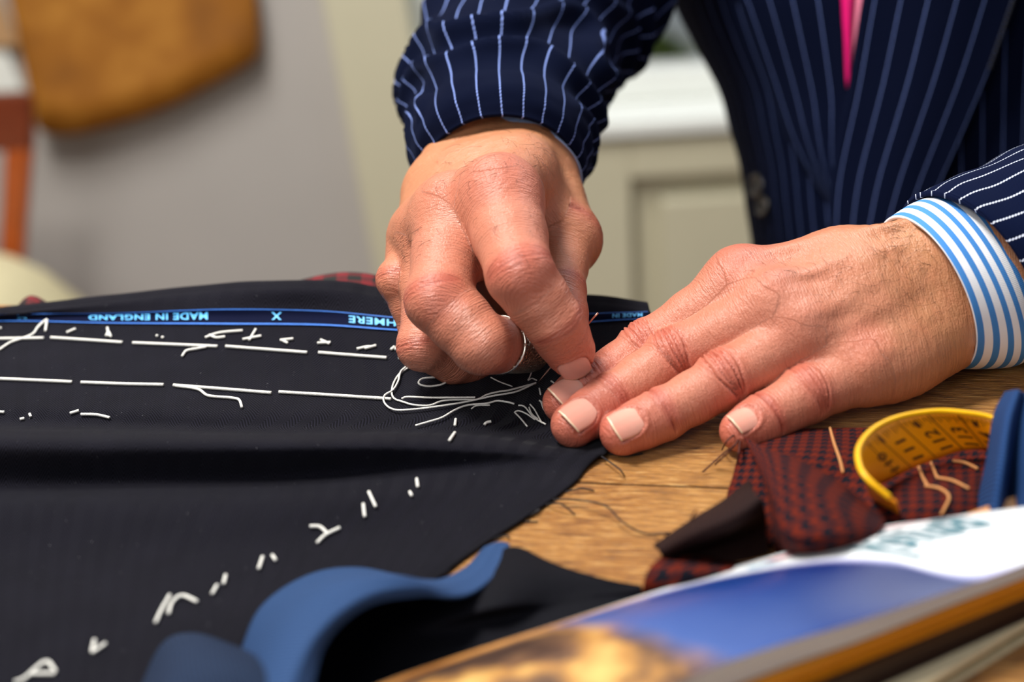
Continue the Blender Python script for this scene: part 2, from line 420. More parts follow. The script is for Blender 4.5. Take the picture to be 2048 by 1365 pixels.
def build_hand(fingers, palm, k_palm, extra, dors, bounds_pad=0.02, h=0.0007, clip=None, tone_axis=None, wr=1.0, base_tone='tan', redness=1.0):
    """fingers: dicts with pts (4 joints), r (4 radii mm), n (dorsal), nail; palm: list of caps (a,b,ra,rb[,nv,sq])."""
    allp = [p for f in fingers for p in f['pts']] + [q for c in palm for q in c[:2]]
    A = np.array([tuple(p) for p in allp]); lo = A.min(0) - bounds_pad; hi = A.max(0) + bounds_pad
    if clip is not None:
        lo = np.maximum(lo, clip[0]); hi = np.minimum(hi, clip[1])
    fld = Field(lo, hi, h)
    P = fld.new()
    for c in palm:
        a, b, ra, rb = c[:4]; kk = c[4] if len(c) > 4 else k_palm
        fld.cap(P, a, b, ra * MM, rb * MM, kk)
    for c in extra:
        fld.cap(P, c[0], c[1], c[2] * MM, c[3] * MM, (c[4] if len(c) > 4 else 3) * MM)
    total = P.copy()
    for f in fingers:
        G = fld.new(); J = f['pts']; r = f['r']; n = np.array(f['n'])
        for i in range(len(J) - 1):
            a, b = Vector(J[i]), Vector(J[i + 1]); m = (a + b) / 2
            pinch = f.get('pinch', 0.94)
            if i == len(J) - 2: rm = (r[i] * 0.45 + r[i + 1] * 0.55) * 1.0
            else: rm = (r[i] + r[i + 1]) / 2 * pinch
            fld.cap(G, a, m, r[i] * MM, rm * MM, 0.003); fld.cap(G, m, b, rm * MM, r[i + 1] * MM, 0.003)
        for i in f.get('knob', (1,)):
            fld.cap(G, Vector(J[i]) + Vector(n) * r[i] * 0.22 * MM, Vector(J[i]) + Vector(n) * r[i] * 0.22 * MM + Vector((1e-5, 0, 0)), r[i] * 0.86 * MM, r[i] * 0.86 * MM, 0.004)
        if f.get('flat', 0):                            # slightly flattened nail side of the tip
            pass
        Hf = smin(P, G, f.get('k', 8) * MM)
        total = smin(total, Hf, 0.0009)
    if clip is not None: pass
    V, Fc = surface_nets(total, fld)
    V = smooth_mesh(V, Fc, 2, 0.5)
    N = vnormals(V, Fc)
    nv = len(V)
    # coordinates along and across the nearest bone
    best = np.full(nv, 1e9); U = np.zeros((nv, 2)); which = np.full(nv, -1)
    bones = []
    for fi, f in enumerate(fingers):
        s0 = 0.1 * fi
        for i in range(len(f['pts']) - 1):
            bones.append((np.array(f['pts'][i]), np.array(f['pts'][i + 1]), f['r'][i] * MM, np.array(f['n']), s0, fi)); s0 += (Vector(f['pts'][i + 1]) - Vector(f['pts'][i])).length
    D = dors
    for (a, b, r, n, s0, fi) in bones:
        ab = b - a; L = np.linalg.norm(ab); d = ab / L
        t = (V - a) @ d; tc = np.clip(t, 0, L)
        q = V - a - tc[:, None] * d; dist = np.linalg.norm(q, axis=1) - r
        m = dist < best; best[m] = dist[m]
        lat = np.cross(n, d); lat /= np.linalg.norm(lat)
        U[m, 0] = s0 + t[m]; U[m, 1] = (V[m] - a) @ lat + fi * .05; which[m] = fi
    pm = best > 0.0035
    hd = np.array(D['axis']); hl = np.array(D['lat'])
    U[pm, 0] = V[pm] @ hd; U[pm, 1] = V[pm] @ hl; which[pm] = -1
    # colour
    tone = np.tile(np.array(TONE[base_tone]), (nv, 1)).astype(float)
    def blend(w, c):
        w = np.clip(w, 0, 1)[:, None]; tone[:] = tone * (1 - w) + np.array(c) * w
    disp = np.zeros(nv)
    nz = np.array([noise.noise(Vector(v) * 220) for v in V]); nz2 = np.array([noise.noise(Vector(v) * 70 + Vector((5, 5, 5))) for v in V])
    wv = D.get('wrist')
    if wv is not None:
        x = (V - np.array(wv[0])) @ hd
        blend((x - wv[1]) / wv[2], TONE['pink'])
    for fi, f in enumerate(fingers):
        J = [np.array(p) for p in f['pts']]; n = np.array(f['n'])
        T = J[-1]; dt = np.linalg.norm(V - T, axis=1)
        blend((1 - dt / 0.024) * 0.85 * redness, TONE['red'])
        for ji, (amp, cnt, sp) in f.get('creases', {}).items():
            c = J[ji]; a = J[min(ji + 1, len(J) - 1)] - J[max(ji - 1, 0)]; a /= np.linalg.norm(a)
            nn = n - a * (n @ a); nn /= np.linalg.norm(nn); lat = np.cross(nn, a)
            r = f['r'][ji] * MM
            q = V - c; s = q @ a; wd = (q @ nn) / r; l = (q @ lat) / r
            own = (which == fi) | (ji == 0)
            msk = np.clip((wd - 0.05) * 2.2, 0, 1) * np.clip((np.sqrt((q ** 2).sum(1)) < 2.2 * r), 0, 1) * own
            g = np.zeros(nv)
            rr = random.Random(fi * 10 + ji)
            for k in range(cnt):
                s0 = (k - (cnt - 1) / 2) * sp * MM + rr.uniform(-.35, .35) * MM
                sc = s0 * (1 - 0.62 * np.minimum(l * l, 1.1)) + nz2 * 0.9 * MM + nz * .30 * MM
                wdt = rr.uniform(.38, .62) * MM
                g += np.exp(-((s - sc) / wdt) ** 2) * rr.uniform(.45, 1.15)
            g = np.minimum(g, 1.3)
            swell = np.exp(-(s / (cnt * sp * MM * .55)) ** 2)
            disp += msk * swell * amp * MM * (0.50 - 1.0 * g)
            blend(msk * swell * 0.55 * redness, TONE['red'])
            blend(msk * swell * g * .50, srgb(128, 48, 36))  # crease shade painted into the skin tone along the grooves
        if f.get('nail'):
            c, a, lat, nn, W, L = nail_frame(f)
            q = V - np.array(c); x = (q @ np.array(lat)) / (W / 2); y = (q @ np.array(a)) / (L / 2); z = q @ np.array(nn)
            rad = np.where(y < 0, (np.abs(x) ** 2.6 + np.abs(y) ** 2.6) ** (1 / 2.6), np.maximum(np.abs(x), 0))
            top = (z > -0.003) & (z < 0.012) & (y < 1.3) & (y > -1.8)
            fold = np.exp(-((rad - 1.12) / 0.10) ** 2) * (y < 0.95)
            disp += np.where(top, fold * 0.42 * MM - (rad < 1.0) * (y < 1.0) * 0.55 * MM, 0)
    # palm: fine folds in the loose skin
    disp += 0.10 * MM * nz
    for fn in D.get('fns', []): fn(V, N, disp, blend, which)
    V = V + N * disp[:, None]
    return V, Fc, U, tone

def nail_frame(f):
    J = f['pts']; T = Vector(J[-1]); a = (T - Vector(J[-2])).normalized(); n = Vector(f.get('nn', f['n']))
    nn = (n - a * n.dot(a)).normalized(); lat = nn.cross(a).normalized()
    W, L, sh = f['nail']
    c = T + a * sh * MM + nn * f['r'][-1] * 0.80 * MM
    return c, a, lat, nn, W * MM, L * MM

def build_nail(f, bvh, parent, mat):
    c, a, lat, nn, W, L = nail_frame(f)
    NU, NV = 17, 17
    V, U = [], []
    for j in range(NV):
        y = -1 + 2 * j / (NV - 1)
        hw = (1.0 if y > 0.1 else math.sqrt(max(0.0, 1 - ((0.1 - y) / 1.1) ** 2.4)) * 0.97 + 0.03) * (1 - .10 * max(0, y - .3))
        for i in range(NU):
            x = -1 + 2 * i / (NU - 1)
            yy = y + (0.16 * (1 - x * x) if y > 0 else 0) * max(0, y)
            p = c + lat * (x * hw * W / 2) + a * (yy * L / 2)
            hit = bvh.ray_cast(p + nn * 0.012, -nn, 0.03)
            z = (hit[0] - c).dot(nn) if hit[0] is not None else 0
            V.append([p, z]); U.append(((x * hw + 1) / 2, (y + 1) / 2))
    # an even arch instead of the skin's own unevenness
    out = []
    zc = sorted(v[1] for v in V[NU * (NV // 2):NU * (NV // 2) + NU])[-3]
    for (p, z), (u, v) in zip(V, U):
        x = 2 * u - 1
        zz = zc + 0.00035 - (0.0021 * abs(x) ** 2.2) - 0.0012 * max(0, v - .55) ** 1.5
        if v < 0.12: zz -= (0.12 - v) * 0.004
        out.append(c + (p - c) - nn * (p - c).dot(nn) + nn * zz)
    F = [(j * NU + i, j * NU + i + 1, (j + 1) * NU + i + 1, (j + 1) * NU + i) for j in range(NV - 1) for i in range(NU - 1)]
    o = mesh_obj('fingernail', out, F, mat, parent, True, U)
    solidify(o, 0.0005, -1 if True else 1)
    return o
#PART2
# ================================================================== THE ROOM
YW = 1.50
M_WALL = plain('grey_wall_paint', srgb(176, 171, 166), 0.8, 0.15, 8, 0.2, 0.05)
M_CREAM = plain('cream_gloss_paint', srgb(196, 190, 164), 0.45, 0.05, 20, 0.4, 0.03)
M_WHITE = plain('white_paint', srgb(226, 228, 222), 0.5, 0, 20, 0.4, 0.03)
M_FLOOR = plain('floor_boards', srgb(120, 90, 62), 0.5, 0.1, 12)
def struct(name, lo, hi, mat, bev=0.0, mtx=None):
    bm = bmesh.new(); box(bm, lo, hi, bev, mtx); o = bm_obj(name, bm, mat); o['kind'] = 'structure'; return o
xl = onY(700, 250, YW).x; xw = onY(810, 0, YW).x; zs = onY(1320, 240, YW - .045).z
xr = xw + 1.35
struct('floor', (-2.6, -2.6, -.10), (3.0, YW + .25, 0), M_FLOOR)
bm = bmesh.new(); box(bm, (-2.6, YW, 0), (xl + .02, YW + .25, 2.75)); o = bm_obj('wall_back', bm, M_WALL); o['kind'] = 'structure'
struct('wall_left', (-2.85, -2.6, 0), (-2.6, YW + .25, 2.75), M_WALL)
# cream joinery: everything to the right of the post
bm = bmesh.new()
box(bm, (xl + .02, YW, 0), (xw, YW + .25, 2.75)); box(bm, (xw, YW, 0), (xr, YW + .25, zs - .035)); box(bm, (xw, YW, 2.3), (xr, YW + .25, 2.75)); box(bm, (xr, YW, 0), (3.0, YW + .25, 2.75))
o = bm_obj('wall_window_side', bm, M_CREAM); o['kind'] = 'structure'
# leaning cream board of the window lining
p0, p1 = onY(644, 0, YW - .05), onY(757, 580, YW - .05)
sh = (p0.x - p1.x) / (p0.z - p1.z)
mt = Matrix.Identity(4); mt[0][2] = sh; mt[0][3] = p1.x - sh * p1.z
struct('trim_1', (0, YW - .05, .0), (.105, YW, 2.6), M_CREAM, .006, mt)
# panelling below the window, with recessed panels
pz = onY(1350, 352, YW - .03).z
bm = bmesh.new()
xa, xb = onY(1262, 400, YW - .03).x, onY(1262, 400, YW - .03).x + .52
box(bm, (xw - .03, YW - .03, .0), (xa, YW, zs - .03), .004); box(bm, (xa, YW - .03, pz), (xb, YW, zs - .03), .004)
box(bm, (xb, YW - .03, 0), (xr + .1, YW, zs - .03), .004); box(bm, (xa, YW - .03, 0), (xb, YW, .08), .004)
o = bm_obj('trim_2', bm, M_CREAM); o['kind'] = 'structure'
pz2 = onY(1350, 398, YW - .02).z
struct('trim_3', (onY(1320, 398, YW - .02).x, YW - .022, .12), (xb - .045, YW, pz2), M_CREAM, .010)
# window: sill, frame, glass
struct('trim_4', (xw + .06, YW - .045, zs - .022), (xr + .06, YW + .05, zs), M_WHITE, .006)
bm = bmesh.new()
for a, b in (((xw, YW + .05, zs), (xw + .05, YW + .11, 2.3)), ((xr - .05, YW + .05, zs), (xr, YW + .11, 2.3)), ((xw + .65, YW + .05, zs), (xw + .70, YW + .11, 2.3)),
             ((xw + .05, YW + .05, zs), (xr - .05, YW + .11, zs + .04)), ((xw + .05, YW + .05, 2.25), (xr - .05, YW + .11, 2.3))):
    box(bm, a, b, .004)
o = bm_obj('window_1', bm, M_WHITE); o['kind'] = 'structure'
G = NT('window_glass'); G.set(Roughness=0.0, IOR=1.45); G.b.inputs['Transmission Weight'].default_value = 1; G.base((1, 1, 1))
bm = bmesh.new(); box(bm, (xw + .05, YW + .078, zs + .04), (xr - .05, YW + .082, 2.25)); g = bm_obj('window_glass', bm, G.m, o)
g.visible_shadow = True
# outside: paved terrace, pale parapet, shrub
M_PAVE = plain('pale_paving', srgb(214, 212, 205), 0.8, 0.2, 6)
struct('ground', (-4, YW + .26, -.72), (8, 14, -.62), M_PAVE)
def slab_row():
    t = empty('garden_steps', onY(1380, 120, 4.4)); t.location.z = -.62
    c = t.location
    for k in range(3):
        bm = bmesh.new(); box(bm, (c.x - .55 - .1 * k, c.y + .1 + .35 * k, -.62), (c.x + 1.2, c.y + .45 + .35 * k, -.48 + .12 * k), .01)
        bm_obj('step', bm, M_WHITE, t)
    tag(t, 'pale stone steps outside beyond the window', 'steps')
slab_row()
def shrub(px, py, y, r):
    c = onY(px, py, y); t = empty('shrub', (c.x, c.y, -.62))
    V, F = [], []
    q = random.Random(5)
    for k in range(900):
        d = Vector((q.gauss(0, 1), q.gauss(0, 1), q.gauss(0, 1))).normalized() * r * (q.random() ** .4)
        p = Vector((c.x, c.y, c.z)) + Vector((d.x, d.y, d.z * .9))
        if p.z < -.6: continue
        a = Vector((q.gauss(0, 1), q.gauss(0, 1), q.gauss(0, 1))).normalized() * .035; n = a.cross(Vector((q.gauss(0, 1), q.gauss(0, 1), q.gauss(0, 1)))).normalized() * .014
        b = len(V); V += [p - a, p + n, p + a, p - n]; F.append((b, b + 1, b + 2, b + 3))
    mesh_obj('foliage', V, F, plain('leaf_green', srgb(120, 140, 66), .5), t, False)
    tubes_obj('stem', [[(c.x, c.y, -.62), (c.x + .02, c.y, c.z - .15), (c.x, c.y + .02, c.z)]], .012, plain('bark', srgb(90, 70, 50)), t)
    tag(t, 'green shrub outside the window above the sill', 'shrub')
shrub(1306, 150, 3.6, .11)

# ------------------------------------------------------------------ work table
ga, gb = on(1150, 965), on(1450, 976)
GA = math.atan2(gb.y - ga.y, gb.x - ga.x)
far = on(1300, 634)
table = empty('work_table', (0.05, -.25, 0)); tag(table, 'worn wooden cutting table with boards, under the dark cloth and hand', 'table')
M_WOOD = wood('worn_oak')
for n_ in M_WOOD.node_tree.nodes:
    if n_.type == 'MAPPING': n_.inputs['Rotation'].default_value = (0, 0, -GA)
bm = bmesh.new()
R_ = Matrix.Translation(ga) @ Matrix.Rotation(GA, 4, 'Z')
yf = (R_.inverted() @ far).y
for y0, y1 in ((-.46, -.225), (-.2235, -.0009), (.0009, yf)):
    box(bm, (-1.1, y0, -.04), (.95, y1, 0), .0008, R_)
bm_obj('tabletop', bm, M_WOOD, table)
bm = bmesh.new(); box(bm, (-1.0, -.42, -.13), (.85, yf - .04, -.04), .003, R_); bm_obj('apron', bm, M_WOOD, table)
for x in (-.96, .79):
    for y in (-.40, yf - .11):
        bm = bmesh.new(); box(bm, (x, y, -TABLE_Z), (x + .07, y + .07, -.13), .004, R_); bm_obj('leg', bm, M_WOOD, table)

# ------------------------------------------------------------------ things by the wall
def prism(name, poly, y0, y1, mat, parent=None, bev=.003):
    bm = bmesh.new()
    vs = [bm.verts.new((x, y0, z)) for x, z in poly]; f = bm.faces.new(vs)
    r = bmesh.ops.extrude_face_region(bm, geom=[f])
    for v in r['geom']:
        if isinstance(v, bmesh.types.BMVert): v.co.y = y1
    bmesh.ops.recalc_face_normals(bm, faces=bm.faces)
    if bev: bmesh.ops.bevel(bm, geom=list(bm.edges), offset=bev, segments=2, affect='EDGES')
    return bm_obj(name, bm, mat, parent)
# brown card pattern hanging from a peg
yp = YW - .03
edge = [(22, -20), (75, 225), (88, 255), (130, 263), (200, 252), (330, 212), (430, 163), (500, 125), (521, 100), (516, 60), (505, -60)]
rowb = [onY(x, y, yp) for x, y in edge]
top = 1.35
M_CARD = NT('brown_card'); nz = M_CARD.noise(14, M_CARD.pos(), 5, .6)
M_CARD.base(M_CARD.ramp(nz, [(.3, srgb(128, 76, 6)), (.5, srgb(150, 92, 12)), (.7, srgb(172, 114, 34))])); M_CARD.set(Roughness=.6)
poly = [(p.x, p.z) for p in rowb] + [(rowb[-1].x - .03, top), ((rowb[-1].x + rowb[0].x) / 2 - .02, top + .05), (rowb[0].x - .02, top)]
pat = empty('card_pattern', (poly[5][0], yp, rowb[5].z)); tag(pat, 'large brown card pattern piece with curved lower edge hanging on the wall', 'pattern')
cx0 = sum(p[0] for p in poly) / len(poly)
bm = bmesh.new(); Nn = 14
pts3 = spline([(x, 0, z) for x, z in poly], 120, True)
c0 = pts3.mean(0); Vv, Ff = [], []
for k, s in enumerate(np.linspace(0, 1, 10)):
    for p in pts3:
        q = c0 + (p - c0) * s; yy = yp - .006 * math.sin(q[0] * 9) - .012 * s ** 3 * (1 if q[2] < c0[2] else 0)
        Vv.append((q[0], yy, q[2]))
n_ = len(pts3)
for k in range(9):
    for i in range(n_): Ff.append((k * n_ + i, k * n_ + (i + 1) % n_, (k + 1) * n_ + (i + 1) % n_, (k + 1) * n_ + i))
o = mesh_obj('card', Vv, Ff, M_CARD.m, pat, True); solidify(o, .004, 0)
tubes_obj('hanging_peg', [[(cx0, YW, top), (cx0, yp - .03, top)]], .006, plain('steel_peg', (.4, .4, .4), .3), pat)
# pale notice on the wall at the frame's left edge
a, b = onY(-60, 102, YW - .012), onY(46, 180, YW - .012)
o = struct('trim_9', (0, 0, 0), (1, 1, 1), M_WHITE); bpy.data.objects.remove(o)
nb = prism('pinned_paper', [(a.x, a.z), (b.x - .012, a.z + .0), (b.x, b.z), (a.x, b.z)], YW - .014, YW - .011, M_WHITE, None, 0)
tag(nb, 'small white paper sheet pinned to the wall left of the brown pattern', 'paper')
a, b = onY(-60, -40, YW - .02), onY(40, 92, YW - .02)
tag(prism('tan_card', [(a.x, a.z), (b.x - .02, a.z), (b.x, b.z), (a.x, b.z)], YW - .022, YW - .018, plain('tan_card', srgb(176, 138, 98))), 'tan card above the small white paper on the wall', 'card')
# wooden stand
M_RED = plain('varnished_red_wood', srgb(158, 70, 14), .35, .1, 40, .5, .2)
M_RED2 = plain('dark_varnished_wood', srgb(104, 40, 14), .35, .1, 40, .5, .2)
ys = 1.25
chair = empty('wooden_chair', onY(20, 500, ys)); chair.location.z = 0; tag(chair, 'reddish varnished wooden chair with a cream seat pad by the grey wall', 'chair')
def q2(px, py): p = onY(px, py, ys); return (p.x, p.z)
prism('back_rail', [q2(-260, 190), q2(66, 190), q2(68, 298), q2(-260, 300)], ys - .012, ys + .012, M_RED2, chair)
u0, u1, u2, u3 = q2(14, 292), q2(66, 292), q2(46, 545), q2(2, 545)
prism('back_post', [u0, u1, u2, u3], ys - .014, ys + .014, M_RED, chair)
wch = .42
prism('back_post', [(x - wch, z) for x, z in (u0, u1, u2, u3)], ys - .014, ys + .014, M_RED, chair)
zt = u2[1]
bm = bmesh.new(); box(bm, (u3[0] - wch - .02, ys - .40, zt - .075), (u2[0] + .02, ys + .02, zt - .045), .006); bm_obj('seat', bm, M_RED, chair)
M_PAD = plain('cream_pad', srgb(206, 196, 158), .9, .4, 60)
V, F = [], []
for j in range(17):
    for i in range(17):
        x, y = -1 + i / 8, -1 + j / 8
        sq = (1 - abs(x) ** 4) ** .5 * (1 - abs(y) ** 4) ** .5 if abs(x) < 1 and abs(y) < 1 else 0
        V.append((u3[0] - wch / 2 + .045 + x * .262, ys - .20 + y * .2, zt - .045 + .125 * sq))
for j in range(16):
    for i in range(16): F.append((j * 17 + i, j * 17 + i + 1, j * 17 + i + 18, j * 17 + i + 17))
mesh_obj('seat_pad', V, F, M_PAD, chair)
for x in (u3[0] - wch, u2[0] - .03):
    for y in (ys - .39, ys - .015):
        bm = bmesh.new(); box(bm, (x, y, 0), (x + .03, y + .03, zt - .075), .003); bm_obj('leg', bm, M_RED, chair)

# ------------------------------------------------------------------ the dark suit cloth on the table
def R(*pts): return [on(a, b, c * MM) for a, b, c in pts]
rows = [
    R((-200, 640, 11), (0, 628, 12), (200, 607, 16), (400, 585, 21), (560, 577, 25), (680, 577, 24), (760, 590, 20), (900, 600, 15), (1100, 603, 11), (1200, 606, 9), (1300, 622, 8)),
    R((-200, 650, 10), (0, 636, 10), (230, 624, 14), (440, 616, 18), (640, 616, 18), (790, 626, 16), (1000, 635, 11), (1180, 630, 8), (1305, 636, 6)),
    R((-200, 662, 7), (0, 647, 8), (230, 650, 10), (440, 652, 12), (640, 654, 12), (790, 664, 11), (1000, 668, 8), (1180, 655, 5), (1315, 650, 4)),
    R((-200, 735, 6), (0, 735, 6), (400, 745, 6), (800, 750, 5), (1080, 750, 3.5), (1200, 720, 3), (1330, 700, 2.5)),
    R((-200, 815, 4), (0, 812, 4), (400, 824, 4), (800, 825, 3), (1050, 835, 2.5), (1180, 830, 2.5), (1290, 790, 2)),
    R((-200, 855, 2.5), (0, 853, 2.5), (300, 858, 2.5), (500, 862, 2.5), (800, 860, 3), (1000, 868, 3), (1120, 885, 2.5), (1235, 872, 2)),
    R((-200, 864, 19), (0, 864, 19), (300, 870, 19), (500, 872, 18), (800, 872, 15), (1000, 882, 10), (1120, 900, 5), (1212, 905, 3)),
    R((-200, 892, 22), (0, 892, 22), (300, 896, 21), (600, 896, 20), (800, 896, 16), (1000, 902, 10), (1110, 912, 5), (1195, 914, 3)),
    R((-200, 978, 6), (0, 972, 6), (300, 966, 6), (600, 958, 6), (800, 944, 6), (1000, 932, 5), (1100, 935, 3.5), (1172, 935, 2)),
    R((-200, 1018, 10), (0, 1010, 11), (300, 1006, 11), (600, 1004, 10), (800, 992, 7), (960, 980, 4), (1060, 978, 3), (1142, 968, 2)),
    R((-200, 1120, 5), (0, 1110, 5), (400, 1105, 5), (700, 1075, 4), (880, 1060, 3), (980, 1060, 2), (1050, 1035, 2)),
    R((-200, 1280, 4), (0, 1270, 4), (300, 1250, 4), (600, 1190, 3), (780, 1160, 3), (870, 1148, 2), (940, 1105, 2)),
    R((-200, 1500, 3), (0, 1480, 3), (300, 1450, 3), (500, 1400, 3), (620, 1330, 3), (700, 1290, 2), (760, 1240, 2)),
]
back1 = [p + Vector((0, .018, -.006)) for p in rows[0]]
back2 = [p + Vector((0, .034, -.05)) for p in rows[0]]
back3 = [Vector((p.x, p.y + .040, TABLE_Z - .16)) for p in rows[0]]
cl = Loft([back3, back2, back1] + rows, 220, 260)
q = np.zeros(cl.G.shape[:2])
for i in range(cl.nt):
    for j in range(0, cl.ns):
        p = Vector(cl.G[i, j]); q[i, j] = noise.noise(Vector((p.x * 14, p.y * 26, 2))) * .0009 + noise.noise(Vector((p.x * 45, p.y * 60, 9))) * .0003
cl.G[:, :, 2] += np.clip(q, -.0006, .002)
cl.G[60:, :, 2] = np.maximum(cl.G[60:, :, 2], TABLE_Z + .0016)
M_CLOTH = herringbone('navy_herringbone', (0.0014, 0.0013, 0.0028), (0.0105, 0.0100, 0.0175))
cloth = cl.obj('suit_cloth', M_CLOTH, None, .0012, 1)
tag(cloth, 'dark navy herringbone suit cloth with white basting stitches spread on the table', 'cloth')
BC = cl.bvh()
def drape(px, py, off=0.0004):
    px, py = float(px), float(py)
    r = (FWD + (px - 1024) / FPX * RIGHT - (py - 682.5) / FPX * UP).normalized()
    h = BC.ray_cast(CAM, r)
    p = h[0] if h[0] is not None else on(px, py, .002)
    return p + Vector((0, 0, off)) - r * off * .5
# selvedge ribbon woven along the far edge
fa = [(-200, 646), (0, 632), (230, 629), (440, 621), (640, 624), (790, 637), (900, 640), (1000, 641), (1180, 630), (1298, 626)]
ne = [(-200, 660), (0, 646), (230, 650), (440, 652), (640, 654), (790, 664), (900, 668), (1000, 668), (1180, 648), (1300, 640)]
def lerp_line(L_, x): return float(np.interp(x, [p[0] for p in L_], [p[1] for p in L_]))
faS, neS = spline([(x, y, 0) for x, y in fa], 200), spline([(x, y, 0) for x, y in ne], 200)
def sel(px, t):
    y0 = float(np.interp(px, faS[:, 0], faS[:, 1])); y1 = float(np.interp(px, neS[:, 0], neS[:, 1])); return px, y0 + (y1 - y0) * t
def ribbon(t0, t1, off, name, mat, x0=-180, x1=1296, n=420):
    V = []; F = []
    K = max(4, int(22 * (t1 - t0)))
    for k in range(K + 1):
        for i in range(n):
            V.append(drape(*sel(x0 + (x1 - x0) * i / (n - 1), t0 + (t1 - t0) * k / K), off))
    for k in range(K):
        for i in range(n - 1): F.append((k * n + i, k * n + i + 1, (k + 1) * n + i + 1, (k + 1) * n + i))
    return mesh_obj(name, V, F, mat, cloth)
M_SEL = plain('selvedge_weave', (0.002, 0.004, 0.022), .8, 0, 300, .08)
M_SELB = plain('selvedge_blue', srgb(50, 110, 200), .6, 0, 300, .4, .3)
M_LET = plain('selvedge_letter_blue', srgb(90, 185, 250), .5, 0, 300, .4, .1)
ribbon(0, 1, .0004, 'selvedge', M_SEL)
ribbon(0.0, .07, .0007, 'selvedge_border', M_SELB); ribbon(.90, 1.0, .0007, 'selvedge_border', M_SELB)
def text_mesh(body):
    cu = bpy.data.curves.new('t', 'FONT'); cu.body = body; cu.offset = .018; cu.resolution_u = 3; cu.space_character = 1.08
    o = bpy.data.objects.new('t', cu); C.objects.link(o)
    bpy.context.view_layer.update()
    me = bpy.data.meshes.new_from_object(o.evaluated_get(bpy.context.evaluated_depsgraph_get()))
    bpy.data.objects.remove(o)
    bm = bmesh.new(); bm.from_mesh(me); bmesh.ops.triangulate(bm, faces=bm.faces)
    for _ in range(2):
        es = [e for e in bm.edges if e.calc_length() > .18]
        if es: bmesh.ops.subdivide_edges(bm, edges=es, cuts=1, use_grid_fill=False); bmesh.ops.triangulate(bm, faces=bm.faces)
    V = [v.co.copy() for v in bm.verts]; bm.verts.index_update(); F = [tuple(v.index for v in f.verts) for f in bm.faces]; bm.free(); bpy.data.meshes.remove(me)
    x0 = min(v.x for v in V); x1 = max(v.x for v in V); y1 = max(v.y for v in V); y0 = min(0, min(v.y for v in V))
    return [((v.x - x0) / (x1 - x0), v.y / .73) for v in V], F
def sel_text(body, xl_, xr_):
    P, F = text_mesh(body)
    mesh_obj('selvedge_lettering', [drape(*sel(xr_ - x * (xr_ - xl_), .24 + .50 * y), .0009) for x, y in P], F, M_LET, cloth, False)
sel_text('MADE IN ENGLAND', 178, 416)
sel_text('CASHMERE', 698, 850)
sel_text('X', 543, 564); sel_text('X', 34, 56); sel_text('MADE IN', 1225, 1285)

# white basting stitches, drawn in the cloth
M_THR = plain('white_thread', srgb(235, 233, 226), .8, .6, 2500, .2, .1)
def c3(*pts): return [(x * .4395, 560 + y * .4395) for x, y in pts]
def c4(*pts): return [(740 + x * .1953, 680 + y * .1953) for x, y in pts]
dashes = [c3((-300, 277), (0, 275), (200, 272)), c3((232, 270), (400, 281), (557, 292)), c3((605, 294), (800, 302), (990, 310)), c3((1028, 310), (1200, 323), (1398, 338)), c3((1450, 338), (1600, 350), (1760, 362)), c3((1815, 362), (1950, 385)),
          c3((-300, 450), (0, 458), (328, 472)), c3((370, 474), (560, 481), (745, 485)), c3((790, 487), (1000, 503), (1235, 522)), c3((1270, 518), (1500, 532), (1780, 550))]
for d in dashes: tubes_obj('basting_stitch', [[drape(x, y, .0008) for x, y in spline([(a, b, 0) for a, b in d], 14)[:, :2]]], .00072, M_THR, cloth)
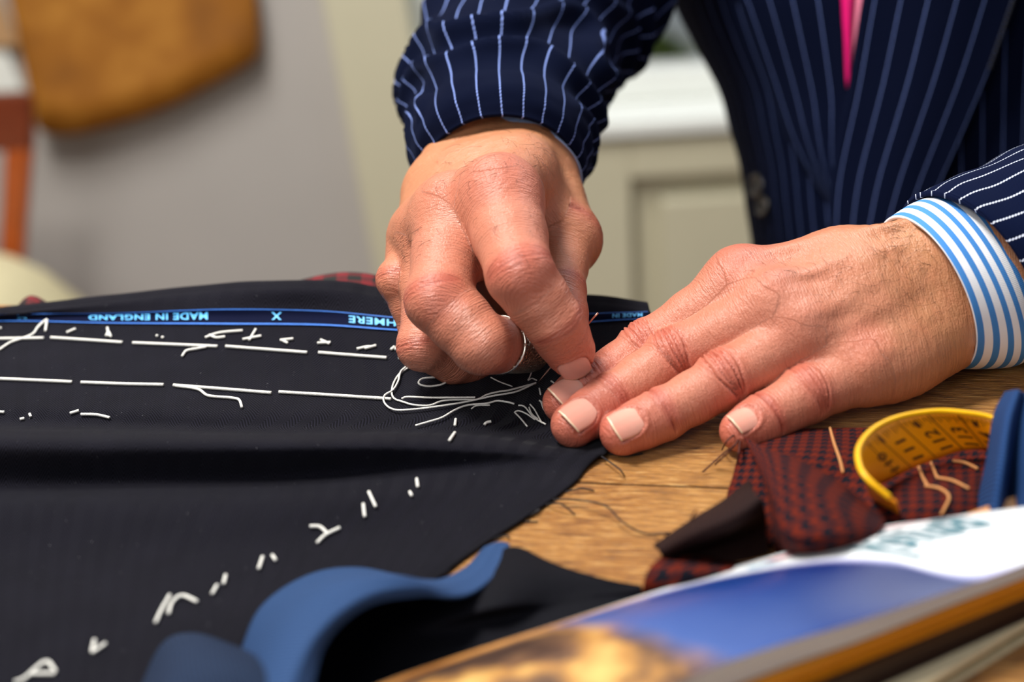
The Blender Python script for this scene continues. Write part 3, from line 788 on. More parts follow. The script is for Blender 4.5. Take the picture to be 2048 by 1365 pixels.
tacks = [c3((305, 247), (345, 230)), c3((490, 225), (496, 262)), c3((484, 262), (495, 244), (506, 266)), c3((713, 261), (719, 263)), c3((738, 268), (745, 270)),
         c3((935, 270), (1000, 248), (1105, 238)), c3((955, 258), (985, 270), (1025, 266)), c3((1105, 278), (1190, 262)), c3((1135, 282), (1165, 232)), c3((1275, 282), (1335, 275)), c3((1280, 280), (1310, 295)),
         c3((1445, 295), (1505, 292)), c3((1460, 280), (1500, 298)), c3((1625, 322), (1670, 312), (1690, 312)), c3((1660, 320), (1712, 306)), c3((1780, 325), (1795, 312)), c3((1800, 325), (1815, 305), (1860, 308)),
         c3((0, 228), (8, 226)), c3((0, 325), (50, 292), (120, 268), (150, 255), (180, 215), (215, 188)), c3((215, 190), (208, 240)), c3((830, 355), (850, 330), (900, 320), (940, 312)),
         c3((800, 490), (900, 505), (950, 535), (1080, 550), (1102, 588)), c3((-10, 608), (20, 610)), c3((92, 642), (112, 638)), c3((136, 618), (142, 630)), c3((320, 615), (360, 603)), c3((370, 620), (440, 622), (500, 635)),
         [(834, 962), (836, 978)], [(820, 988), (824, 996)], [(738, 988), (752, 1018)], [(727, 1012), (730, 1038)], [(620, 1057), (640, 1058), (655, 1071)], [(680, 1060), (652, 1074), (635, 1090)],
         [(545, 1115), (552, 1125)], [(526, 1118), (518, 1142)], [(452, 1155), (448, 1172)], [(435, 1175), (425, 1192)], [(340, 1195), (325, 1222), (312, 1250)], [(395, 1208), (365, 1196), (345, 1210), (338, 1232)],
         [(190, 1285), (185, 1308)], [(212, 1292), (185, 1310)], [(112, 1348), (95, 1328), (75, 1340), (50, 1362), (30, 1370)], [(60, 1352), (110, 1352)],
         c4((880, 830), (872, 895)), c4((870, 970), (815, 1050)), c4((1175, 885), (1200, 865), (1240, 855)),
         c4((1480, 765), (1520, 745), (1600, 775), (1690, 835)), c4((1490, 770), (1540, 820), (1610, 905)), c4((1520, 690), (1580, 700), (1640, 770), (1700, 830), (1800, 885)), c4((1640, 680), (1690, 740), (1760, 870)), c4((1630, 710), (1660, 780), (1720, 830)),
         c4((1735, 515), (1748, 580)), c4((1735, 640), (1780, 680), (1830, 790)), c4((1750, 650), (1790, 745), (1870, 795)), c4((1855, 440), (1920, 485)), c4((1830, 517), (1855, 515)), c4((1040, 725), (1100, 692), (1230, 688))]
for k, d in enumerate(tacks):
    small = k >= len(tacks) - 11
    tubes_obj('tailor_tack', [[drape(x, y, .0008) for x, y in spline([(a, b, 0) for a, b in d], 10)[:, :2]]], .00034 if small else .00062, M_THR, cloth)
M_FRAY = plain('dark_frayed_thread', (.012, .010, .012), .8)
fr = [[(1190, 905, 2), (1220, 925, 3), (1240, 940, 4), (1250, 955, 1)], [(1200, 905, 1), (1250, 912, 1), (1285, 908, .6)], [(1130, 985, 1), (1160, 978, 2), (1188, 982, .6)],
      [(1100, 1000, 1), (1150, 1000, 3), (1210, 1012, 5), (1245, 1045, 4), (1290, 1068, 1), (1340, 1066, .6)], [(1090, 1010, 1), (1120, 1008, 4), (1150, 1030, .6)], [(1050, 1030, 1), (1080, 1020, 2), (1045, 1042, .5), (1076, 1044, .5)], [(985, 1080, 1), (1010, 1072, 1), (1020, 1078, .5)]]
for d in fr: tubes_obj('frayed_thread', [R(*d)], .00032, M_FRAY, cloth, n=30)

# offcuts of tartan lying beyond the far fold
def scrap(px0, px1, py, z, lab, h=.004):
    base_ = R(*[(px0 + (px1 - px0) * k / 5, py, z) for k in range(6)])
    rr_ = [[p + Vector((0, .012 + dy, dz + h * hz * math.sin(math.pi * k / 5))) for k, p in enumerate(base_)] for dy, dz, hz in ((.030, -.02, .2), (.022, -.010, .7), (.012, -.005, 1.0), (.004, -.006, .9), (-.002, -.012, .3))]
    o = Loft(rr_, 40, 14).obj('cloth_offcut', M_TART, None, .001, 1); tag(o, lab, 'cloth offcut'); return o
T_ = NT('red_black_check'); u, v, _ = T_.uv()
f = T_.math('ADD', T_.math('MULTIPLY', T_.math('GREATER_THAN', T_.math('FRACT', T_.math('DIVIDE', v, .006)), .5), .5), T_.math('MULTIPLY', T_.math('GREATER_THAN', T_.math('FRACT', T_.math('DIVIDE', u, .012)), .55), .5))
T_.base(T_.mix(f, (.008, .008, .008), srgb(110, 20, 28))); T_.set(Roughness=.9); M_TART = T_.m
scrap(590, 790, 579, 18, 'red and black checked offcut behind the dark cloth beside the bent fingers')
scrap(12, 62, 626, 7, 'small red offcut behind the dark cloth beside the cream seat pad')

# ------------------------------------------------------------------ clothes of the person
person = empty('person', (at(1960, 560, 1.13).x, at(1960, 560, 1.13).y, 0))
tag(person, 'person in navy pinstriped suit and pink tie bending over the table sewing', 'person')
def TW(py): return float(np.interp(py, [-700, -400, 0, 60, 180, 330, 495, 700, 1100], [1290, 1300, 1345, 1372, 1436, 1478, 1503, 1520, 1500]))
def tdep(px, py):
    a = (px - 1960) / (1960 - TW(py)); return 1.13 - .15 * math.sqrt(max(0, 1 - a * a)) - .00005 * (500 - py)
def tor(px, py, off=0.0): return at(px, py, tdep(px, py) - off)
M_SUIT = pinstripe('navy_pinstripe_shaded', .0125, width=.05, line=(.14, .20, .50))  # one suit cloth throughout; stripes dimmed here for the shade on the body
M_SUITV = pinstripe('navy_pinstripe_lit_lapel', .0142, 'v', width=.045, line=(.20, .28, .66))  # same cloth, light on the lapels put into brighter stripes
rows_ = []
for py in (-620, -450, -250, -80, 0, 80, 180, 260, 330, 420, 495, 600, 750, 950):
    ring = []; W = 1960 - TW(py)
    for k in range(40):
        th = 2 * math.pi * k / 40 + math.pi
        x = 1960 + W * math.cos(th)
        d = 1.13 + (.15 if math.sin(th) > 0 else .15) * (-abs(math.sin(th)) if math.sin(th) < 0 else abs(math.sin(th))) * 1.0 - .00005 * (500 - py)
        ring.append(at(x, py, d))
    rows_.append(ring)
jl = Loft(rows_, 160, 120, closed=True)
jacket = jl.obj('jacket', M_SUIT, person); jacket['label'] = 'navy pinstriped double-breasted jacket'
def panel(name, L1, L2, o1, om, o2, mat, th=.0022, ns=90, nt=22, parent=None):
    a = [tor(x, y, o1) for x, y in L1]; b = [tor(x, y, o2) for x, y in L2]
    A, B = spline(a, 30), spline(b, 30)
    mid = []
    for p, q_ in zip(A, B):
        m_ = Vector((p + q_) / 2); mid.append(m_ + BACK * (om - (o1 + o2) / 2))
    return Loft([[Vector(p) for p in A], mid, [Vector(p) for p in B]], ns, nt).obj(name, mat, parent or jacket, th, 0)
BACK = -FWD
panel('lapel', [(1430, -500), (1436, -280), (1440, -60), (1475, 0), (1534, 157), (1577, 274), (1630, 365), (1672, 420)], [(1640, -500), (1660, -280), (1680, -60), (1684, 0), (1697, 178), (1692, 250), (1680, 330), (1676, 420)], .004, .010, .008, M_SUITV)
panel('lapel', [(1830, -500), (1782, -280), (1738, -60), (1724, 0), (1697, 172), (1684, 240), (1662, 365), (1658, 480), (1655, 600)], [(2180, -500), (2130, -280), (2050, -60), (2030, 0), (1983, 135), (1930, 262), (1884, 365), (1840, 470), (1800, 600)], .012, .022, .013, M_SUITV)
# the front overlapping to the left, its edge below the lapel
M_PINK, M_TIE = plain('pale_pink_shirt', srgb(236, 130, 160), .7), plain('magenta_tie', srgb(214, 12, 108), .5)
shirt = empty('shirt', person.location); shirt.parent = person; shirt.matrix_parent_inverse = Matrix.Translation(person.location).inverted()
panel('shirt_front', [(1600, -500), (1640, -280), (1700, -60), (1700, 0), (1698, 90), (1696, 172)], [(1860, -500), (1810, -280), (1760, -60), (1738, 0), (1718, 90), (1700, 180)], .005, .007, .006, M_PINK, .001, 20, 8, shirt)
panel('necktie', [(1690, -500), (1684, -280), (1678, -60), (1684, 0), (1691, 90), (1695, 176)], [(1770, -500), (1745, -280), (1712, -60), (1706, 0), (1700, 90), (1696, 177)], .008, .010, .008, M_TIE, .002, 30, 10, person)
# stitched buttonhole row along the lapel edge
M_STI = plain('black_edge_stitch', (.003, .003, .006), .7)
ls_ = [[tor(x, y, .0155) for x, y in ((2022, 20), (1998, 85))], ]
tubes_obj('edge_stitching', [[tor(2030 - 47 * t - 3, 135 * t, .0158), tor(2030 - 47 * (t + .035) - 3, 135 * (t + .035), .0158)] for t in np.arange(0, 1, .07)], .0011, M_STI, jacket)
M_BTN = plain('dark_horn_button', (.02, .018, .016), .12, 0, 300, .8)
def button(c, n, r, parent, mat=None):
    V, F = [], []; n = nrm(n); a = nrm(n.cross(Vector((0, 0, 1)))); b = n.cross(a)
    prof = [(0, .35), (.45, .35), (.6, .45), (.72, .9), (.86, 1.0), (1.0, .7), (1.0, .2), (.85, 0)]
    for rr_, z in prof:
        for k in range(28):
            th = 2 * math.pi * k / 28; V.append(c + (a * math.cos(th) + b * math.sin(th)) * r * max(rr_, .001) + n * z * r * .32)
    for i in range(len(prof) - 1):
        for k in range(28): F.append((i * 28 + k, i * 28 + (k + 1) % 28, (i + 1) * 28 + (k + 1) % 28, (i + 1) * 28 + k))
    o = mesh_obj('button', V, F, mat or M_BTN, parent)
    h = [[c + (a * x + b * y) * r * .22 + n * r * .10, c + (a * x + b * y) * r * .22 + n * r * .16] for x in (-1, 1) for y in (-1, 1)]
    tubes_obj('button_thread', [[c + (a + b) * r * .22 + n * r * .16, c - (a + b) * r * .22 + n * r * .16], [c + (a - b) * r * .22 + n * r * .16, c - (a - b) * r * .22 + n * r * .16]], r * .07, M_BTN, o)
    return o
M_SHINY = plain('grey_horn_button', (.05, .045, .04), .12, 0, 200, .9, .8)
button(tor(1514, 372, .004), RIGHT * -.80 + BACK * .45, .0075, jacket, M_SHINY); button(tor(1526, 412, .004), RIGHT * -.80 + BACK * .45, .0065, jacket, M_SHINY)

def dep(p): return (p - CAM).dot(FWD)
def ring_pts(c, e1, e2, n=36, ph=0.0): return [c + e1 * math.cos(2 * math.pi * k / n + ph) + e2 * math.sin(2 * math.pi * k / n + ph) for k in range(n)]
# sleeve of the arm that sews
def px_r(n, d): return n / FPX * d
def sring(px, py, d, a, up, back):
    return ring_pts(at(px, py, d), RIGHT * a, UP * up + BACK * back)
srs = [sring(1006, 353, .786, .0345, .0235, .030), sring(1002, 312, .796, .0405, .027, .035), sring(1000, 248, .828, .0460, .028, .040), sring(1010, 188, .860, .0495, .030, .044), sring(1030, 130, .895, .0530, .034, .045),
       sring(1060, 70, .930, .0560, .042, .042), sring(1098, 0, .965, .0600, .052, .034), sring(1135, -90, .985, .063, .056, .03), sring(1230, -260, 1.01, .066, .06, .03), sring(1400, -480, 1.04, .070, .065, .04), sring(1560, -600, 1.06, .075, .07, .05)]
sl = Loft(srs, 150, 240, closed=True)
def folds(loft, fn):
    N = loft.normals(); A = np.zeros(loft.G.shape[:2])
    for i in range(loft.nt):
        for j in range(loft.ns): A[i, j] = fn(j / (loft.ns - 1), i / (loft.nt - 1))
    if loft.closed: A[:, -1] = A[:, 0]; N[:, -1] = N[:, 0]
    c = loft.G[:, :-1].mean(1, keepdims=True); sgn = np.sign(((loft.G - c) * N).sum(2)); loft.G = loft.G + N * (A * sgn)[:, :, None]
def ridge(x): return (1 - abs(math.sin(x))) ** 1.3
def f_r(s, t):
    a = math.cos(2 * math.pi * (s - .25)); w_ = noise.noise(Vector((math.cos(6.28 * s) * 1.3, math.sin(6.28 * s) * 1.3, t * 7)))
    amp = min(1, max(0, (t - .10) / .06)) * (1 - min(1, max(0, (t - .62) / .2)) * .6)
    return amp * (.0085 * (ridge(t * 27 + 1.1 * a + 3.2 * w_) - .35) * (.6 + 1.2 * abs(noise.noise(Vector((t * 5, s * 3, 4))))) + .006 * w_) + .0010 * noise.noise(Vector((math.cos(6.28 * s) * 2, math.sin(6.28 * s) * 2, t * 22)))
folds(sl, f_r)
slv = sl.obj('sleeve', pinstripe('navy_pinstripe_lit_sleeve', .0142, line=(.26, .36, .80), width=.07), jacket, .0022, -1)  # stripe colour of the same cloth raised for the light on this sleeve
button(at(822, 368, .782), -RIGHT * .9 + BACK * .3 + UP * .1, .0062, slv); button(at(834, 396, .784), -RIGHT * .9 + BACK * .3 + UP * .1, .0058, slv)
M_LBLUE = plain('pale_blue_cuff', srgb(150, 180, 225), .7)
cr = Loft([sring(1048, 366, .786, .0258, .0210, .0215), sring(1030, 325, .800, .030, .023, .028), sring(1008, 270, .82, .033, .025, .034)], 80, 20, closed=True)
cuff0 = cr.obj('cuff', M_LBLUE, shirt, .0012, -1)

# cuff and sleeve of the arm on the table
lwp = on(1882, 556, .044); D0 = dep(lwp)
axA = nrm(RIGHT * .91 + UP * .40 + FWD * .30)
def chord(p0, p1, d, back, lean, n=40):
    a, b = at(*p0, d), at(*p1, d); c = (a + b) / 2; e1 = (a - b) / 2
    return ring_pts(c, e1, BACK * back + nrm(RIGHT * .91 + UP * .40) * lean, n)
M_CUFF = NT('blue_white_stripe'); u, v, _ = M_CUFF.uv()
fs = M_CUFF.math('FRACT', M_CUFF.math('DIVIDE', M_CUFF.math('ADD', v, .0012), .0072))
mm = M_CUFF.math('MULTIPLY', M_CUFF.math('SUBTRACT', .235, M_CUFF.math('ABSOLUTE', M_CUFF.math('SUBTRACT', fs, .5))), 60, clamp=True)
tw = M_CUFF.math('SINE', M_CUFF.math('MULTIPLY', u, 2 * math.pi / .0007))
M_CUFF.base(M_CUFF.mix(mm, srgb(236, 238, 244), srgb(62, 132, 205))); M_CUFF.set(Roughness=.75); M_CUFF.bump(tw, .15, .0002)
crl = [chord((1782, 434), (1922, 736), D0 + .002, .031, .0070), chord((1788, 430), (1930, 738), D0 + .003, .0325, .0070), chord((1826, 406), (1985, 738), D0 + .008, .034, .006), chord((1872, 388), (2035, 730), D0 + .014, .036, .004), chord((1950, 352), (2080, 690), D0 + .022, .036, .002)]
cf = Loft(crl, 120, 40, closed=True)
cuff = cf.obj('cuff', M_CUFF.m, shirt, .0016, -1); cuff['label'] = 'blue and white striped shirt cuff'
srl = [chord((1836, 386), (2030, 716), D0 + .012, .043, .010), chord((1854, 378), (2048, 712), D0 + .013, .045, .010), chord((1945, 338), (2135, 690), D0 + .022, .049, .008), chord((2080, 282), (2270, 655), D0 + .04, .052, .006), chord((2290, 212), (2480, 600), D0 + .07, .055, 0), chord((2450, 130), (2690, 500), D0 + .10, .06, 0), chord((2440, -60), (2760, 120), D0 + .16, .06, 0), chord((2330, -420), (2640, -360), D0 + .26, .065, 0), chord((2130, -600), (2500, -620), D0 + .32, .07, 0)]
s2 = Loft(srl, 150, 160, closed=True)
def f_l(s, t): return .0018 * noise.noise(Vector((math.cos(6.28 * s) * 1.5, math.sin(6.28 * s) * 1.5, t * 12))) * min(1, t * 12)
folds(s2, f_l)
lowp = (s2.G[:, :, 2] < TABLE_Z + .0015) & (s2.G[:, :, 1] < .03); s2.G[:, :, 2] = np.where(lowp, TABLE_Z + .0015, s2.G[:, :, 2])
s2.obj('sleeve', pinstripe('navy_pinstripe_lit_near_sleeve', .0112, phase=.3, base=(.0016, .0036, .017), line=(.70, .76, .92), width=.10), jacket, .0022, -1)  # same suit cloth; lighter ground and stripes stand for the light on it
# trousers down to the floor
M_TRO = M_SUIT
tro = []
hipc = at(1960, 850, 1.13)
rw_ = []
for sgn in (-1, 1):
    ringsT = []
    for z, r, dx in ((hipc.z + .10, .105, .05), (hipc.z - .05, .10, .07), (.55, .085, .09), (.30, .075, .10), (.04, .068, .11)):
        ringsT.append([Vector((hipc.x + sgn * dx + r * math.cos(th), hipc.y + .02 + r * math.sin(th), z)) for th in np.linspace(0, 2 * math.pi, 32, endpoint=False)])
    rw_.append(ringsT)
V, F = [], []
for ringsT in rw_:
    b = len(V)
    for r in ringsT: V += r
    for i in range(len(ringsT) - 1):
        for k in range(32): F.append((b + i * 32 + k, b + i * 32 + (k + 1) % 32, b + (i + 1) * 32 + (k + 1) % 32, b + (i + 1) * 32 + k))
mesh_obj('trousers', V, F, M_TRO, person)
for sgn in (-1, 1):
    bm = bmesh.new(); box(bm, (hipc.x + sgn * .11 - .045, hipc.y - .16, 0), (hipc.x + sgn * .11 + .045, hipc.y + .10, .075), .03); bm_obj('shoe', bm, plain('black_leather', (.01, .01, .01), .3), person, True)
# ------------------------------------------------------------------ person
M_SKIN, M_NAIL = skin_material(), nail_material()
BACK = -FWD

def mixv(a, b, t): return Vector(a).lerp(Vector(b), t)

# the hand lying on the table: heights over the table, in mm
def L(px, py, z): return on(px, py, z * MM)
lh = dict(
    index=[L(1480, 572, 44), L(1292, 700, 21), L(1187, 768, 13), L(1126, 806, 10)],
    middle=[L(1545, 618, 41), L(1348, 716, 22), L(1222, 800, 13), L(1148, 850, 10)],
    ring=[L(1604, 668, 33), L(1448, 762, 20), L(1324, 830, 12), L(1246, 865, 9.5)],
    pinky=[L(1722, 738, 20), L(1612, 792, 15), L(1532, 837, 11), L(1482, 862, 9.5)])
lw = L(1882, 556, 44)
nL = nrm(UP * 0.72 + BACK * 0.62)
nU = nrm(Vector((0, 0, 1)) * 0.7 + BACK * 0.55)
lf = [
    dict(pts=lh['index'], r=(13.5, 11.0, 9.7, 8.4), n=nL, nn=nrm(UP * 0.35 + BACK * 1.0 - RIGHT * 0.25), nail=(11.5, 12.5, -1.2), creases={1: (1.8, 5, 2.4), 2: (.5, 11, 2.0)}, k=9),
    dict(pts=lh['middle'], r=(13.5, 11.3, 10.2, 9.2), n=nU, nn=nrm(UP * 0.45 + BACK * 1.0), nail=(12.2, 13, -.6), creases={1: (2.1, 5, 2.6), 2: (.8, 4, 1.7)}, k=5),
    dict(pts=lh['ring'], r=(13, 11.2, 10.2, 9.2), n=nU, nn=nrm(UP * 0.5 + BACK * 1.0), nail=(11.8, 12.5, -.6), creases={1: (2.1, 5, 2.6), 2: (.8, 4, 1.7)}, k=5),
    dict(pts=lh['pinky'], r=(13.5, 11.0, 9.8, 8.4), n=nU, nn=nrm(UP * 0.7 + BACK * 0.9), nail=(10.2, 10.5, -.4), creases={1: (1.5, 5, 2.2), 2: (.7, 3, 1.5)}, k=3.5),
]
def palm_l():
    P = []
    wr = [lw + UP * .010, lw + UP * .003, lw - UP * .008, lw - UP * .022]
    m = [lh['index'][0], lh['middle'][0], lh['ring'][0], lh['pinky'][0]]
    for w_, k_, r in zip(wr, m, (13.5, 13, 12.5, 13)):
        P.append((w_, mixv(w_, k_, .5), 15, 15)); P.append((mixv(w_, k_, .5), k_, 15, r))
    # heel of the hand and little-finger side
    P.append((lw - UP * .024 - RIGHT * .005, mixv(lw - UP * .03, m[3], .75), 14.5, 13.5))
    # thumb base, thumb under the palm
    P.append((lw + UP * .006 + FWD * .012, L(1600, 575, 26), 14, 12))
    # forearm
    e = lw + (RIGHT * .95 + UP * .22) * .07 + FWD * .012
    P.append((lw + UP * .006, e - UP * .002, 18, 18)); P.append((lw - UP * .014, e - UP * .014, 18, 18))
    # webs
    for a, b in ((0, 1), (1, 2), (2, 3)):
        q = mixv(m[a], m[b], .5) + (nrm(Vector(lh[['index', 'middle', 'ring', 'pinky'][a]][1]) - m[a])) * (.012 if b < 3 else .001)
        P.append((mixv(m[a], m[b], .5), q - nU * .003, 10, 8))
    return P
tl = [L(1600, 575, 26), L(1490, 640, 17), L(1400, 690, 12)]
lthumb = dict(pts=[lw + FWD * .01 + UP * .01, tl[0], tl[1], tl[2]], r=(14, 11.5, 10, 8.5), n=nU, creases={}, k=10, knob=())
def tend(w_, k_, off, r=2.2, n=nL, t0=.15, t1=1.0, sh=0):
    a, b = mixv(w_, k_, t0), mixv(w_, k_, t1); return (a + n * off, b + n * (off - .001), r, r, 4)
m = [lh['index'][0], lh['middle'][0], lh['ring'][0], lh['pinky'][0]]
exl = [tend(lw + UP * .014, m[0], .0135), tend(lw + UP * .006, m[1], .0140), tend(lw - UP * .004, m[2], .0135, n=nrm(nL + BACK * .4)), tend(lw - UP * .012, m[3], .013, n=nrm(UP * .2 + BACK))]
for k_ in m[:3]:
    exl.append((k_ + nL * .004, k_ + nL * .0045, 11.5, 11.5, 7))
exl.append((m[3] + BACK * .002, m[3] + BACK * .0025, 12, 12, 7))
def vein(pts, off, n=nL, r=1.5):
    return [(at(*a) if False else a, b, r, r, 2.5) for a, b in zip(pts[:-1], pts[1:])]
axL = nrm(mixv(m[1], m[2], .5) - lw)
def l_details(V, N, disp, blend, which):
    # loose folds of skin over the back of the hand
    q = V - np.array(lw); x = q @ np.array(axL); y = q @ np.array(nrm(axL.cross(nU)))
    nn = np.array([noise.noise(Vector((a * 55, b * 160, 3))) for a, b in zip(x, y)])
    band = np.exp(-((x - .055) / .03) ** 2)
    disp += band * 0.7 * MM * nn * (which == -1)
    n3 = np.array([noise.noise(Vector((a * 420, b * 60, 7))) for a, b in zip(x, y)])
    disp += 0.22 * MM * n3 * np.clip((.06 - x) / .02, 0, 1)
    for k_, s in ((m[0], .017), (m[3], .014), (m[1], .010)):
        blend((1 - np.linalg.norm(V - np.array(k_ + nL * .01), axis=1) / s) * .8, TONE['red'])
DL = dict(axis=tuple(axL), lat=tuple(nrm(axL.cross(nU))), wrist=(tuple(lw), .012, .055), fns=[l_details])

# the hand holding the needle: distances along the view
rh = dict(
    index=[at(1000, 400, .700), at(1040, 550, .667), at(1108, 645, .672), at(1139, 700, .684)],
    middle=[at(905, 430, .714), at(880, 600, .684), at(962, 688, .679), at(1016, 692, .694)],
    ring=[at(862, 465, .728), at(848, 690, .708), at(905, 722, .722), at(960, 728, .735)],
    pinky=[at(838, 480, .745), at(802, 560, .728), at(838, 660, .730), at(866, 706, .735)])
rw = at(1000, 300, .790)
nR = nrm(BACK * 0.8 + UP * 0.55)
rf = [
    dict(pts=rh['index'], r=(16.5, 13.2, 11.4, 10.4), n=nrm(BACK * .95 + UP * .2 + RIGHT * .1), nn=nrm(BACK * .95 - UP * .50), nail=(12.5, 11, .6), creases={1: (.4, 5, 2.1), 2: (.25, 3, 1.6)}, k=9, pinch=1.0),
    dict(pts=rh['middle'], r=(15, 13.4, 12.0, 10.6), n=nrm(BACK * .8 - RIGHT * .5), creases={1: (.25, 3, 2.4)}, k=9, pinch=1.0),
    dict(pts=rh['ring'], r=(12.5, 10.2, 9.4, 8.6), n=nrm(BACK * .5 - RIGHT * .7 - UP * .4), creases={1: (.3, 3, 2.0)}, k=8),
    dict(pts=rh['pinky'], r=(11, 9.2, 8.2, 7.4), n=nrm(BACK * .4 - RIGHT * .8), creases={1: (.3, 3, 2.0)}, k=7),
]
rt = [at(1075, 345, .785), at(1128, 480, .752), at(1118, 585, .722), at(1134, 668, .706)]
rthumb = dict(pts=rt, r=(16, 13.4, 11.0, 9.4), n=nrm(RIGHT * .8 + BACK * .3), creases={1: (.5, 5, 2.2), 2: (.4, 4, 2.0)}, k=9, pinch=.92)
mr = [rh[k][0] for k in ('index', 'middle', 'ring', 'pinky')]
def palm_r():
    P = []
    wr = [rw + RIGHT * .015, rw + RIGHT * .004, rw - RIGHT * .008, rw - RIGHT * .018]
    for w_, k_, r in zip(wr, mr, (14, 13.5, 12.5, 11.5)):
        P.append((w_, mixv(w_, k_, .5), 15, 14.5)); P.append((mixv(w_, k_, .5), k_, 14.5, r))
    P.append((rw + RIGHT * .016, rt[1], 15, 13))
    P.append((mixv(mr[0], rt[0], .5), rt[1], 13, 11))                    # web of the thumb
    P.append((mixv(mr[0], rw, .6) + FWD * .01, mixv(rt[1], mr[0], .35) + FWD * .012, 13, 10))
    e = rw + nrm(at(1010, 200, .90) - rw) * .07
    P.append((rw + RIGHT * .010 + UP * .003, e + RIGHT * .012 + UP * .003, 20.5, 22)); P.append((rw - RIGHT * .011 + UP * .003, e - RIGHT * .012 + UP * .003, 20.5, 22))
    for a, b in ((0, 1), (1, 2), (2, 3)):
        P.append((mixv(mr[a], mr[b], .5) + BACK * .002, mixv(mr[a], mr[b], .5) - UP * (.020 if a == 0 else .014) + RIGHT * (.003 if a == 0 else 0), 13.5, 9.5))
    P.append((at(965, 505, .748), at(1045, 600, .752), 13, 12))
    # palm behind
    P.append((mixv(rw, mr[1], .6) + FWD * .012, mixv(mr[2], mr[1], .5) + FWD * .014, 14, 11))
    return P
exr = [tend(rw + RIGHT * .012, mr[0], .0135, n=nR), tend(rw, mr[1], .0135, n=nR), tend(rw - RIGHT * .008, mr[2], .013, n=nR), tend(rw - RIGHT * .015, mr[3], .012, n=nR)]
for k_, r in zip(mr, (15.2, 13.4, 11.4, 10.4)):
    exr.append((k_ + nR * .0035, k_ + nR * .004, r, r, 6))
axR = nrm(mixv(mr[0], mr[1], .5) - rw)
def r_details(V, N, disp, blend, which):
    q = V - np.array(rw); x = q @ np.array(axR); y = q @ np.array(RIGHT)
    n3 = np.array([noise.noise(Vector((a * 160, b * 60, 7))) for a, b in zip(x, y)])
    disp += 0.35 * MM * n3 * (which == -1)
    for k_, s in ((mr[0] + nR * .012, .022), (mr[1] + nR * .012, .016), (rh['index'][1] + BACK * .01, .015), (rh['middle'][1] + BACK * .01, .014)):
        blend((1 - np.linalg.norm(V - np.array(k_), axis=1) / s) * .6, TONE['red'])
DR = dict(axis=tuple(axR), lat=tuple(nrm(axR.cross(nR))), wrist=(tuple(rw), .02, .09), fns=[r_details])

for nm, H in (('L', lh), ('R', rh)):
    for k_, v in H.items():
        print('SEG', nm, k_, [round((v[i + 1] - v[i]).length * 1000) for i in range(3)], [round((p.z - TABLE_Z) * 1000) for p in v])
print('META L', [round((x - lw).length * 1000) for x in m], 'R', [round((x - rw).length * 1000) for x in mr], round((rw.z - TABLE_Z) * 1000))
print('THUMB', [round((rt[i + 1] - rt[i]).length * 1000) for i in range(3)], [round((p.z - TABLE_Z) * 1000) for p in rt])

def h_of(): return HAND_H
HAND_H = 0.0007
V1, F1, U1, T1 = build_hand(lf + [lthumb], palm_l(), .010, exl, DL, h=HAND_H, base_tone='tan')
V2, F2, U2, T2 = build_hand(rf + [rthumb], palm_r(), .010, exr, DR, h=HAND_H, redness=.8)

# arms and trunk under the clothes, coarser
def arms():
    DL_ = (lw - CAM).dot(FWD)
    sh_r, sh_l = at(1560, -600, 1.06), at(2320, -600, DL_ + .32)
    el2, el3 = at(2385, 400, DL_ + .07), at(2600, 30, DL_ + .16)
    el_r, el_l = at(1090, 30, .965), at(2565, 310, DL_ + .10)
    lo = np.array([-.25, .0, .80]); 
    pts = [sh_r, sh_l, el_r, el_l, rw, lw, at(1950, 700, 1.12), at(1950, -700, 1.12)]
    A = np.array([tuple(p) for p in pts]); fld = Field(A.min(0) - .16, A.max(0) + .16, .006)
    P = fld.new(); P[:] = .2
    hip, chest = at(1950, 560, 1.13), at(1930, -300, 1.12)
    def cap(a, b, ra, rb, k=.03): fld.cap(P, a, b, ra, rb, k, margin=.05)
    eL = lw + (RIGHT * .95 + UP * .22) * .06 + FWD * .010
    eR = rw + nrm(at(1010, 200, .90) - rw) * .06
    for start, lf_, f0 in ((eL, s2, .14), (eR, sl, .14)):          # the arms run down the middle of the sleeves
        cs = [Vector(lf_.G[int(f * (lf_.nt - 1)), :-1].mean(0)) for f in np.linspace(f0, 1, 12)]
        rs = [min(.044, .62 * float(np.linalg.norm(lf_.G[int(f * (lf_.nt - 1)), :-1] - lf_.G[int(f * (lf_.nt - 1)), :-1].mean(0), axis=1).min())) for f in np.linspace(f0, 1, 12)]
        cap(start, cs[0], .022, rs[0])
        for k in range(11): cap(cs[k], cs[k + 1], rs[k], rs[k + 1])
    cap(hip - RIGHT * .05, chest - RIGHT * .06, .09, .085); cap(hip + RIGHT * .05, chest + RIGHT * .06, .09, .085)
    ct = at(1950, -600, 1.13); cap(chest, ct, .085, .06); cap(ct, sh_r, .06, .045); cap(ct, sh_l, .06, .045)
    V, Fc = surface_nets(P, fld); return smooth_mesh(V, Fc, 3, .5), Fc
V3, F3 = arms()
def join(parts):
    V, F, U, T = [], [], [], []; b = 0
    for v, f, u, t in parts:
        V.append(v); F.append(f + b); U.append(u); T.append(t); b += len(v)
    return np.vstack(V), np.vstack(F), np.vstack(U), np.vstack(T)
bV, bF, bU, bT = join([(V1, F1, U1, T1), (V2, F2, U2, T2), (V3, F3, V3[:, :2], np.tile(np.array(TONE['tan']), (len(V3), 1)))])
onT = (bV[:, 2] < TABLE_Z + .0008) & (bV[:, 1] < .03); bV[onT, 2] = TABLE_Z + .0008
body = mesh_obj('body', bV.tolist(), bF.tolist(), M_SKIN, person, True, bU)
ca = body.data.color_attributes.new('tone', 'FLOAT_COLOR', 'POINT')
ca.data.foreach_set('color', np.hstack([bT, np.ones((len(bT), 1))]).astype(np.float32).ravel())
